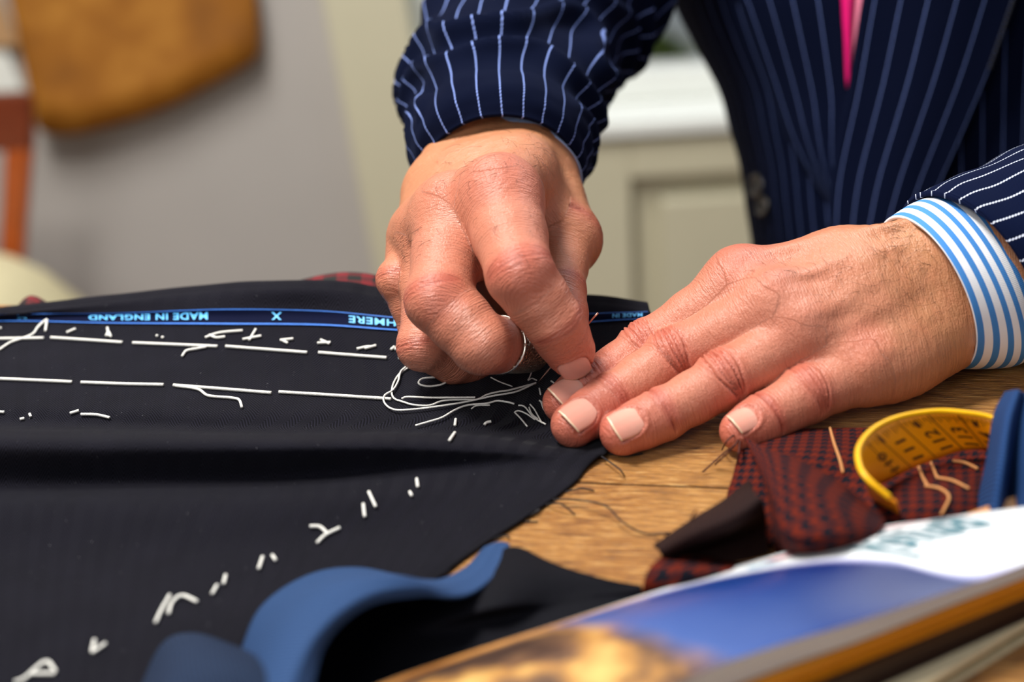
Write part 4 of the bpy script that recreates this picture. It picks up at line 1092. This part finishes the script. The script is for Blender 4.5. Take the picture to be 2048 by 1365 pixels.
bvh1 = BVHTree.FromPolygons([Vector(v) for v in V1.tolist()], F1.tolist())
bvh2 = BVHTree.FromPolygons([Vector(v) for v in V2.tolist()], F2.tolist())
for f in lf: build_nail(f, bvh1, body, M_NAIL)
build_nail(rf[0], bvh2, body, M_NAIL)
#PART3
# ------------------------------------------------------------------ hair on the wrists
def hair_field(bvh, regions, along, seed):
    q = random.Random(seed); out = []
    for (x0, y0, x1, y1, n, ln) in regions:
        for _ in range(n):
            px, py = q.uniform(x0, x1), q.uniform(y0, y1)
            r = (FWD + (px - 1024) / FPX * RIGHT - (py - 682.5) / FPX * UP).normalized(); h = bvh.ray_cast(CAM, r)
            if h[0] is None: continue
            nn_ = h[1]; d = nrm(Vector(along) + Vector((q.gauss(0, .45), q.gauss(0, .45), q.gauss(0, .45)))); d = nrm(d - nn_ * d.dot(nn_))
            l = ln * MM * q.uniform(.6, 1.2); side = nrm(d.cross(nn_)) * q.gauss(0, .35)
            out.append([h[0] - nn_ * .0003, h[0] + d * l * .35 + nn_ * .0012, h[0] + (d + side * .5) * l * .7 + nn_ * .0016, h[0] + (d + side) * l + nn_ * .0007])
    return out
M_HAIR = plain('dark_arm_hair', srgb(58, 38, 26), .5)
hr = hair_field(bvh1, [(1770, 440, 1870, 540, 42, 9), (1620, 480, 1860, 620, 34, 8), (1500, 500, 1700, 560, 24, 6), (1800, 560, 1900, 660, 10, 8)], -axA, 3)
hr += hair_field(bvh2, [(880, 240, 1110, 330, 60, 8), (870, 310, 1100, 380, 24, 7), (800, 430, 880, 520, 20, 6), (940, 430, 1080, 520, 16, 5)], -UP + BACK * .2 - RIGHT * .2, 4)
tag(tubes_obj('arm_hair', hr, .00007, M_HAIR, body, seg=3, taper=lambda t: 1 - .7 * t, n=7), kind='stuff')

# ------------------------------------------------------------------ thimble, needle and thread
M_SIL = NT('silver'); M_SIL.base(srgb(232, 226, 214)); M_SIL.set(Metallic=1.0, Roughness=.22)
M_SIL2 = NT('dimpled_silver'); M_SIL2.base(srgb(190, 176, 160)); M_SIL2.set(Metallic=1.0, Roughness=.35)
vo = M_SIL2.n('ShaderNodeTexVoronoi'); vo.inputs['Scale'].default_value = 900; M_SIL2.link(M_SIL2.pos(), vo.inputs['Vector']); M_SIL2.bump(vo.outputs[0], 1.0, .0008)
tA, tB = at(1000, 690, .687), at(1062, 700, .708); ta = nrm(tB - tA); tb = nrm(ta.cross(UP)); tc = ta.cross(tb)
thim = empty('thimble', tA); tag(thim, 'silver open thimble with a bright rim worn on the bent middle finger', 'thimble')
rg = []
for t, r in ((0, 11.4), (.02, 11.6), (.1, 11.35), (.5, 10.8), (.85, 10.0), (1.0, 9.4)):
    rg.append(ring_pts(mixv(tA, tB, t), tb * r * MM, tc * r * MM, 48))
o = Loft(rg, 60, 30, closed=True).obj('band', M_SIL2.m, thim, .0006, -1)
rim = [Vector(p) for p in rg[1]] + [Vector(rg[1][0])]
tubes_obj('rim', [rim], .00055, M_SIL.m, thim, seg=10, n=90)
ndl = [at(1196, 626, .711), drape(1077, 769, .0010)]
M_NEE = NT('needle_steel'); M_NEE.base(srgb(225, 170, 150)); M_NEE.set(Metallic=.9, Roughness=.25)
nd = tubes_obj('sewing_needle', [ndl], .00042, M_NEE.m, None, seg=10, taper=lambda t: .35 + .65 * min(1, (1 - t) * 6), n=20)
tag(nd, 'thin steel sewing needle pinched between finger and thumb, its point in the cloth', 'needle')
lp = [c4((560, 252), (500, 262), (400, 300), (300, 370), (240, 470), (225, 560), (250, 620), (330, 650), (450, 685), (610, 690), (720, 650), (820, 635), (960, 630), (1100, 628), (1200, 580), (1330, 548), (1415, 537), (1560, 500), (1700, 462)),
      c4((1700, 470), (1500, 560), (1270, 602), (1100, 640), (900, 680), (600, 725), (400, 745), (270, 748), (180, 710), (140, 640), (160, 590), (240, 540), (295, 440), (320, 350), (430, 270), (520, 262)),
      c4((330, 642), (390, 625), (600, 632), (850, 632), (1080, 630)),
      c4((940, 402), (840, 402), (700, 425), (550, 440), (500, 480), (530, 508), (620, 520), (740, 500), (810, 455), (842, 410), (838, 385)),
      c4((470, 908), (600, 870), (740, 825), (870, 750), (1000, 700), (1200, 680), (1300, 655), (1400, 665), (1480, 685)),
      c4((1240, 425), (1330, 470), (1460, 518)),
      c4((1410, 297), (1550, 275), (1640, 285), (1665, 330), (1640, 420), (1620, 460), (1660, 440), (1710, 460)), c4((1445, 348), (1530, 320), (1650, 312), (1770, 300), (1800, 260)), c4((1490, 375), (1560, 335), (1730, 282))]
V, F = [], []
for k, d in enumerate(lp):
    sp_ = spline([(a, b, 0) for a, b in d], 50)[:, :2]
    pts_ = [drape(x, y, .0008 + (.0012 if k in (3, 6, 7, 8) else 0) + .0005 * (k % 3)) for x, y in sp_]
    v, f = tube_geo(pts_, .00042 if k < 5 else .00026, 6, 110); b = len(V); V += v; F += [tuple(i + b for i in q) for q in f]
th_ = mesh_obj('sewing_thread', V, F, M_THR); tag(th_, 'loose white sewing thread looping over the dark cloth below the bent fingers', 'thread')

# ------------------------------------------------------------------ cloths at the front
def rib_cloth(name, c1, c2, pitch=.0017, ax='u'):
    M = NT(name); u, v, _ = M.uv(); s = M.math('SINE', M.math('MULTIPLY', u if ax == 'u' else v, 2 * math.pi / pitch))
    M.base(M.mix(M.math('MULTIPLY_ADD', s, .5, .5), c1, c2)); M.set(Roughness=.8); M.b.inputs['Specular IOR Level'].default_value = .15; M.bump(s, .4, .0003); return M.m
M_BLUE = rib_cloth('mid_blue_twill', srgb(28, 50, 86), srgb(50, 78, 120))
M_DARK = plain('black_lining', (.0025, .0025, .005), .8, .2, 400, .12, .3)
blue = empty('blue_cloth', on(700, 1330, 0)); tag(blue, 'mid blue ribbed cloth folded in an arch in front of the dark suit cloth', 'cloth')
A = Loft([R((380, 1560, 3), (470, 1330, 4), (520, 1215, 5), (615, 1150, 6), (720, 1135, 8), (850, 1162, 6), (925, 1138, 5), (968, 1094, 4)),
          R((450, 1560, 28), (525, 1330, 30), (585, 1225, 33), (670, 1165, 35), (780, 1150, 32), (880, 1168, 18), (945, 1146, 12), (988, 1086, 8)),
          R((520, 1560, 36), (580, 1350, 38), (640, 1250, 38), (730, 1185, 38), (830, 1168, 32), (910, 1175, 18), (968, 1142, 12), (1004, 1084, 8)),
          R((600, 1560, 30), (628, 1365, 32), (662, 1275, 33), (740, 1212, 34), (840, 1194, 28), (932, 1190, 18), (992, 1146, 12), (1020, 1088, 8))], 120, 40)
A.obj('folded_strip', M_BLUE, blue, .0012, 1)
B = Loft([R((262, 1420, 3), (320, 1292, 4), (385, 1266, 8), (470, 1292, 8), (560, 1332, 5), (620, 1400, 3)),
          R((262, 1440, 22), (330, 1310, 26), (392, 1280, 30), (475, 1304, 30), (560, 1345, 24), (622, 1420, 16)),
          R((275, 1500, 34), (350, 1370, 38), (410, 1345, 40), (485, 1350, 38), (560, 1390, 32), (620, 1450, 22)),
          R((290, 1580, 28), (370, 1500, 30), (430, 1480, 30), (500, 1480, 28), (570, 1500, 22), (630, 1550, 12))], 70, 36)
B.obj('rolled_end', rib_cloth('mid_blue_twill_end', srgb(18, 28, 48), srgb(34, 50, 76)), blue, .0012, 1)
dk = Loft([R((700, 1195, 3), (860, 1188, 3), (960, 1150, 6), (1020, 1100, 8), (1100, 1128, 9), (1200, 1162, 6), (1282, 1180, 2)),  # real lining, its left end carried under the arch as the black shade there
           R((660, 1240, 3), (820, 1215, 4), (940, 1190, 10), (1030, 1150, 12), (1110, 1160, 9), (1200, 1178, 5), (1284, 1184, 2)),
           R((620, 1300, 3), (780, 1255, 4), (900, 1235, 9), (1000, 1215, 12), (1100, 1205, 6), (1200, 1195, 4), (1284, 1190, 2)),
           R((590, 1380, 3), (700, 1325, 3), (850, 1280, 4), (970, 1250, 5), (1090, 1230, 4), (1200, 1208, 3), (1285, 1196, 1)),
           R((500, 1500, 3), (600, 1440, 3), (760, 1375, 3), (920, 1320, 3), (1080, 1270, 3), (1200, 1235, 2), (1286, 1212, 1))], 80, 50)
for i in range(dk.nt):
    for j in range(dk.ns): dk.G[i, j, 2] += .0018 * noise.noise(Vector(dk.G[i, j]) * 40) + .001
tag(dk.obj('dark_lining_cloth', M_DARK, None, .0010, 1), 'crumpled black lining cloth between the blue arch and the magazine', 'cloth')

def hounds(nm, pp):
  H = NT(nm); u, v, _ = H.uv()
  def st(x, p): return H.math('LESS_THAN', H.math('FRACT', H.math('DIVIDE', x, p)), .5)
  Tm = st(H.math('ADD', u, v), pp / 2); Wm = st(u, pp); Fm = st(v, pp)
  sel_ = H.math('ADD', H.math('MULTIPLY', Tm, Wm), H.math('MULTIPLY', H.math('SUBTRACT', 1.0, Tm), Fm))
  H.base(H.mix(sel_, (.006, .006, .010), srgb(88, 28, 17))); H.set(Roughness=.9); H.b.inputs['Specular IOR Level'].default_value = .08; H.bump(H.noise(900, H.pos(), 2), .5, .0004); return H.m
M_HT = hounds('houndstooth', .0052); M_HT2 = hounds('houndstooth_large', .0085)
M_HTU = rib_cloth('houndstooth_underside', (.006, .002, .002), (.022, .007, .006))
hc = empty('houndstooth_cloth', on(1600, 1000, 0)); tag(hc, 'rust red and black houndstooth cloth crumpled beside the yellow tape measure', 'cloth')
hA = Loft([R((1480, 868, 2), (1560, 860, 5), (1680, 856, 6), (1800, 856, 6), (1900, 860, 6), (2040, 870, 4)),
           R((1476, 905, 5), (1570, 900, 12), (1690, 905, 12), (1800, 930, 9), (1900, 945, 10), (2040, 930, 6)),
           R((1466, 950, 5), (1570, 950, 13), (1690, 970, 10), (1800, 975, 12), (1900, 975, 14), (2040, 980, 6)),
           R((1452, 1000, 4), (1570, 1010, 8), (1690, 1040, 8), (1800, 1020, 14), (1900, 1020, 14), (2040, 1030, 5)),
           R((1450, 1080, 2), (1570, 1090, 3), (1690, 1100, 4), (1800, 1090, 5), (1900, 1100, 4), (2040, 1110, 3))], 90, 60)
hA.obj('flat_panel', M_HT, hc, .0011, 1)
hB = Loft([R((1486, 872, 14), (1530, 895, 24), (1590, 915, 28), (1680, 965, 28), (1770, 1040, 24)),
           R((1505, 905, 24), (1545, 935, 32), (1605, 965, 36), (1680, 1010, 36), (1765, 1055, 30)),
           R((1530, 970, 30), (1555, 1010, 36), (1600, 1040, 38), (1670, 1065, 38), (1750, 1072, 30)),
           R((1545, 1050, 24), (1562, 1078, 30), (1600, 1095, 32), (1660, 1100, 30), (1730, 1095, 24)),
           R((1548, 1105, 8), (1565, 1118, 8), (1600, 1130, 8), (1655, 1130, 8), (1720, 1115, 8))], 60, 50)
hB.obj('folded_flap', M_HT2, hc, .0011, 1)
hC = Loft([R((1500, 965, 12), (1450, 1005, 16), (1380, 1048, 14), (1310, 1096, 8)),
           R((1512, 990, 28), (1460, 1028, 30), (1390, 1062, 26), (1318, 1102, 16)),
           R((1522, 1006, 30), (1474, 1044, 29), (1398, 1076, 24), (1326, 1110, 16)),
           R((1528, 1040, 14), (1482, 1068, 12), (1404, 1094, 9), (1334, 1120, 8)),
           R((1534, 1110, 4), (1484, 1122, 4), (1406, 1132, 3), (1334, 1146, 3))], 50, 48)
hC.obj('folded_edge', M_HTU, hc, .0011, 1)
hD = Loft([R((1330, 1108, 14), (1400, 1112, 10), (1470, 1125, 8), (1550, 1120, 8)),
           R((1300, 1135, 16), (1370, 1140, 20), (1450, 1140, 18), (1550, 1135, 12)),
           R((1286, 1170, 12), (1350, 1175, 14), (1440, 1165, 12), (1550, 1150, 8)),
           R((1284, 1210, 2), (1350, 1215, 2), (1440, 1205, 2), (1550, 1190, 2))], 50, 36)
hD.obj('lower_curl', M_HT2, hc, .0011, 1)
M_TAN = plain('tan_basting_thread', srgb(186, 128, 76), .8)
BH = hA.bvh()
def dr2(px, py, off=.0008):
    px, py = float(px), float(py)
    r = (FWD + (px - 1024) / FPX * RIGHT - (py - 682.5) / FPX * UP).normalized(); h = BH.ray_cast(CAM, r)
    return (h[0] if h[0] is not None else on(px, py, .006)) + Vector((0, 0, off))
for d in ([(1660, 860), (1668, 890), (1680, 925), (1686, 950)], [(1836, 935), (1846, 960), (1856, 978)], [(1862, 930), (1870, 950), (1874, 960)],
          [(1850, 976), (1880, 982), (1898, 998), (1890, 1020), (1882, 1034)], [(1874, 960), (1905, 966), (1938, 982)], [(1905, 926), (1930, 930), (1955, 942)]):
    tubes_obj('basting_stitch', [[dr2(x, y) for x, y in spline([(a, b, 0) for a, b in d], 12)[:, :2]]], .00055, M_TAN, hc)
M_RF = plain('rust_frayed_thread', srgb(74, 34, 26), .8)
for d in ([(1482, 868, 3), (1466, 872, 12), (1452, 885, 12), (1444, 900, 2)], [(1480, 872, 4), (1470, 890, 14), (1450, 905, 8), (1405, 945, 1)], [(1482, 872, 6), (1478, 900, 12), (1474, 935, 4)],
          [(1478, 880, 8), (1462, 900, 10), (1430, 930, 2)], [(1386, 1045, 14), (1384, 1035, 20), (1392, 1022, 24)], [(1330, 1090, 8), (1318, 1085, 12), (1310, 1076, 14)], [(1345, 1082, 10), (1335, 1076, 14), (1330, 1068, 16)]):
    tubes_obj('frayed_thread', [R(*d)], .00034, M_RF, hc, n=24)

# ------------------------------------------------------------------ tape measure
M_TAPE = plain('yellow_tape', srgb(255, 156, 0), .35, 0, 200, .5, .04)
tape = empty('tape_measure', on(1850, 930, 0)); tag(tape, 'yellow tape measure loop with black centimetre numbers standing on its edge', 'tape measure')
tt = R((2060, 872, 24), (1990, 838, 27), (1930, 826, 29), (1870, 823, 30), (1800, 834, 32), (1748, 858, 34), (1718, 895, 36), (1720, 935, 36), (1742, 965, 34), (1792, 1005, 28))
tb_ = R((2060, 960, 10), (1985, 905, 11), (1930, 900, 12), (1880, 916, 12), (1825, 936, 13), (1778, 960, 14), (1748, 975, 15), (1742, 990, 14), (1756, 1005, 12), (1800, 1035, 8))
TL = Loft([tt, tb_], 140, 8); TL.obj('band', M_TAPE, tape, .0009, 0)
tubes_obj('bound_edge', [[Vector(p) for p in TL.G[0][::4]]], .0010, plain('bright_yellow_edge', srgb(255, 186, 0), .35), tape, seg=8, n=120)
M_INK = plain('tape_ink', srgb(84, 42, 6), .6)
def s_at(px, t=.6):
    b = min(range(95), key=lambda k: abs((lambda p: 1024 + FPX * (p - CAM).dot(RIGHT) / dep(p))(TL.S(k / 139, t)) - px)); return b / 139
def tape_side():
    n = Vector(np.cross(TL.G[0, 31] - TL.G[0, 30], TL.G[7, 30] - TL.G[0, 30])); return 1 if n.dot(CAM - TL.S(.25, .5)) > 0 else -1
sd = tape_side() * .0007
def tquad(V, F, s0, s1, t0, t1):
    b = len(V); V += [TL.S(s0, t0, sd), TL.S(s1, t0, sd), TL.S(s1, t1, sd), TL.S(s0, t1, sd)]; F.append((b, b + 1, b + 2, b + 3))
ls_t = TL.lens()[0]
for num, px in (('110', 1768), ('111', 1812), ('112', 1868), ('113', 1922), ('114', 1978)):
    P, F = text_mesh(num); s0 = s_at(px) - .0032 / ls_t
    mesh_obj('number', [TL.S(s0 + y * .0062 / ls_t, .86 - x * .46, sd) for x, y in P], F, M_INK, tape, False)
V, F = [], []
for px in (1745, 1790, 1840, 1896, 1952):
    s0 = s_at(px); tquad(V, F, s0, s0 + .0005 / ls_t, .06, .95)
for k, px in enumerate(range(1742, 1990, 9)):
    s0 = s_at(px, .2); tquad(V, F, s0, s0 + .0004 / ls_t, .10, .26 if k % 2 else .20)
for px in (1830, 1950, 1757):
    s0 = s_at(px, .2); tquad(V, F, s0 - .001 / ls_t, s0 + .001 / ls_t, .16, .30)
mesh_obj('graduation', V, F, M_INK, tape, False)

# ------------------------------------------------------------------ blue cloth at the far right of the table
M_BLUE2 = rib_cloth('deep_blue_cloth', srgb(18, 44, 84), srgb(34, 68, 118))
rb = Loft([R((1944, 1075, 2), (1958, 1000, 10), (1975, 920, 22), (1990, 830, 32), (2012, 786, 36)),
           R((1975, 1090, 16), (1990, 1010, 28), (2002, 930, 38), (2015, 840, 44), (2034, 782, 46)),
           R((2010, 1090, 14), (2022, 1010, 20), (2030, 930, 30), (2040, 850, 38), (2052, 788, 42)),
           R((2060, 1090, 24), (2070, 1010, 34), (2080, 930, 44), (2088, 850, 50), (2095, 790, 52)),
           R((2180, 1090, 20), (2190, 1010, 30), (2200, 930, 40), (2208, 850, 46), (2215, 800, 48)),
           R((2300, 1090, 2), (2310, 1010, 2), (2320, 930, 2), (2328, 850, 2), (2335, 820, 2))], 50, 70)
bc = rb.obj('standing_blue_cloth', M_BLUE2, None, .0012, 0); tag(bc, 'deep blue folded cloth standing beside the yellow tape loop', 'cloth')

# ------------------------------------------------------------------ stack: magazine, orange book, dark layer, cream book
farE = [(560, 1450, 12), (760, 1368, 12), (900, 1318, 12), (1060, 1265, 12), (1250, 1203, 13), (1420, 1150, 15), (1560, 1108, 18), (1700, 1066, 22), (1850, 1042, 25), (2048, 1036, 25), (2300, 1040, 24)]
nearE = [(900, 1640, 35), (1080, 1520, 35), (1240, 1440, 35), (1406, 1345, 35), (1560, 1290, 34), (1724, 1241, 33), (1908, 1180, 31), (2048, 1130, 30.5), (2200, 1070, 30), (2300, 1045, 30), (2500, 1000, 30)]
fs_, ns_ = spline(R(*farE), 60), spline(R(*nearE), 60)
mid_ = []
for k, (a, b) in enumerate(zip(fs_, ns_)):
    m_ = Vector((a + b) / 2); m_.z += .007; mid_.append(m_)
mg = Loft([[Vector(p) for p in fs_], mid_, [Vector(p) for p in ns_]], 110, 40)
mag = empty('magazine', on(1500, 1200, .025)); tag(mag, 'magazine with a white and blue cover lying on top of the stack', 'magazine')
MC = NT('magazine_cover'); tc_ = MC.n('ShaderNodeUVMap'); sp2 = MC.n('ShaderNodeSeparateXYZ'); MC.link(tc_.outputs[0], sp2.inputs[0]); u, v = sp2.outputs[0], sp2.outputs[1]
fc = MC.n('ShaderNodeFloatCurve'); cm = fc.mapping.curves[0]
for (x, y) in ((.36, .0), (.44, .04), (.52, .28), (.60, .62), (.66, .95)): cm.points.new(x, y)
cm.points[0].location = (0, 0); cm.points[-1].location = (1, 1.0); fc.mapping.update(); MC.link(u, fc.inputs[1])
dlt = MC.math('SUBTRACT', v, fc.outputs[0])                            # > 0 below the curve: the picture
inp = MC.math('MULTIPLY', dlt, 40, clamp=True)
nz = MC.noise(16, MC.pos(), 3); nz2 = MC.noise(38, MC.pos(), 4)
blue_ = MC.ramp(MC.math('ADD', MC.math('MULTIPLY', u, 1.0), MC.math('MULTIPLY', nz, .15)), [(.30, srgb(112, 122, 172)), (.42, srgb(62, 88, 150)), (.52, srgb(18, 52, 118)), (.64, srgb(16, 32, 92))])
gold = MC.ramp(nz2, [(.40, srgb(66, 48, 40)), (.50, srgb(108, 78, 56)), (.58, srgb(176, 126, 66)), (.68, srgb(214, 176, 104))])
pic = MC.mix(MC.math('MULTIPLY', MC.math('SUBTRACT', MC.math('ADD', u, MC.math('MULTIPLY', nz, .12)), .36), 25, clamp=True), gold, blue_)
lav = MC.math('MULTIPLY', MC.math('SUBTRACT', .10, dlt), 14, clamp=True)
pic = MC.mix(lav, pic, srgb(176, 176, 220))
edg = MC.math('LESS_THAN', v, MC.math('SUBTRACT', .10, MC.math('MULTIPLY', u, .12)))
pic = MC.mix(MC.math('MULTIPLY', edg, MC.math('LESS_THAN', u, .5)), pic, MC.ramp(nz2, [(.4, srgb(150, 96, 44)), (.6, srgb(214, 150, 80))]))
red = MC.math('MULTIPLY', MC.math('LESS_THAN', MC.math('ABSOLUTE', MC.math('SUBTRACT', v, MC.math('ADD', .12, MC.math('MULTIPLY', MC.math('SUBTRACT', u, .6), .30)))), .035), MC.math('GREATER_THAN', u, .555))
wht = MC.mix(red, srgb(222, 225, 228), srgb(190, 30, 44))
MC.base(MC.mix(inp, wht, pic)); MC.set(Roughness=.32)
uvn = np.stack([np.linspace(0, 1, 110)[None, :].repeat(40, 0), np.linspace(0, 1, 40)[:, None].repeat(110, 1)], 2).reshape(-1, 2)
o = mesh_obj('cover', mg.G.reshape(-1, 3), mg.faces(), MC.m, mag, True, uvn)
def skirt(loft, dz, name, mat, parent, inset=.0):
    G_ = loft.G; loop = list(G_[0]) + list(G_[:, -1][1:]) + list(G_[-1][::-1][1:]) + list(G_[:, 0][::-1][1:-1])
    c = np.mean(loop, axis=0); V, F = [], []; n = len(loop); vlo = [];
    for p in loop:
        q_ = Vector(p); d_ = (Vector(c) - q_); d_.z = 0; d_ = d_.normalized() * inset; V.append(q_ + d_ - Vector((0, 0, .0002)))
    for p in loop:
        q_ = Vector(p); d_ = (Vector(c) - q_); d_.z = 0; d_ = d_.normalized() * inset; V.append(Vector((q_.x + d_.x, q_.y + d_.y, (TABLE_Z + .0255) if q_.z > TABLE_Z + .0275 else max(TABLE_Z + .0005, q_.z - .004))))
    for k in range(n): F.append((k, (k + 1) % n, n + (k + 1) % n, n + k))
    return mesh_obj(name, V, F, mat, parent)
M_PAGE = NT('page_edges'); sx = M_PAGE.n('ShaderNodeSeparateXYZ'); M_PAGE.link(M_PAGE.pos(), sx.inputs[0]); s_ = M_PAGE.math('SINE', M_PAGE.math('MULTIPLY', sx.outputs[2], 9000))
M_PAGE.base(M_PAGE.mix(M_PAGE.math('MULTIPLY_ADD', s_, .4, .5), srgb(176, 174, 172), srgb(206, 204, 202))); M_PAGE.set(Roughness=.8)
skirt(mg, .012, 'pages', M_PAGE.m, mag, .0006)
P, F = text_mesh('Bailey')
mesh_obj('title_lettering', [mg.S(.735 - x * .135 - (y - .3) * .012, .52 - (y - .3) * .30, 0) + Vector((0, 0, .0004)) for x, y in P], F, plain('teal_ink', srgb(70, 116, 128), .5), mag, False)
P, F = text_mesh('Style')
mesh_obj('title_lettering', [mg.S(.555 - x * .035, .22 - y * .10, 0) + Vector((0, 0, .0004)) for x, y in P], F, plain('pale_teal_ink', srgb(96, 160, 190), .5), mag, False)
def book(name, near0, near1, ztop, zbot, depth, cover, lab, pages=None, ext=.12):
    a, b = on(*near0, ztop * MM), on(*near1, ztop * MM); d = nrm(b - a); n_ = Vector((-d.y, d.x, 0)); a2, b2 = a - d * ext, b + d * .10
    t = empty(name, ((a + b) / 2 + n_ * depth / 2)); t.location.z = TABLE_Z + zbot * MM
    def pr(nm, za, zb, inset, mat):
        bm = bmesh.new(); P_ = [a2 + (d + n_) * inset, b2 + (-d + n_) * inset, b2 + n_ * depth + (-d - n_) * inset, a2 + n_ * depth + (d - n_) * inset]
        lo = [bm.verts.new((p.x, p.y, TABLE_Z + za * MM)) for p in P_]; hi = [bm.verts.new((p.x, p.y, TABLE_Z + zb * MM)) for p in P_]
        bm.faces.new(lo[::-1]); bm.faces.new(hi)
        for k in range(4): bm.faces.new((lo[k], lo[(k + 1) % 4], hi[(k + 1) % 4], hi[k]))
        bmesh.ops.bevel(bm, geom=list(bm.edges), offset=.0004, segments=2, affect='EDGES'); return bm_obj(nm, bm, mat, t)
    h = ztop - zbot
    pr('cover', ztop - min(2.5, h * .35), ztop, 0, cover); pr('cover', zbot, zbot + min(1.5, h * .2), 0, cover); pr('pages', zbot + min(1.5, h * .2), ztop - min(2.5, h * .35), .0015, pages or M_PAGE.m)
    tag(t, lab, 'book'); return t
M_OR = plain('orange_cover', srgb(196, 124, 18), .35, 0, 60, .5, .12); M_BR = plain('dark_brown_layer', (.02, .006, .003), .5); M_CR = plain('cream_cover', srgb(206, 190, 156), .6); M_OL = plain('olive_paper', srgb(120, 108, 66), .7)
book('orange_book', (1519, 1371), (2048, 1160), 25, 18, .040, M_OR, 'slim orange book directly under the magazine', M_OR)
book('dark_layer', (1660, 1365), (2048, 1192), 18, 8, .040, M_BR, 'dark brown layer between the orange book and the cream one', M_BR)  # dark layer filling the height between the two books
book('cream_book', (1860, 1365), (2048, 1250), 8, .6, .050, M_CR, 'cream book at the bottom of the stack', M_OL, .12)
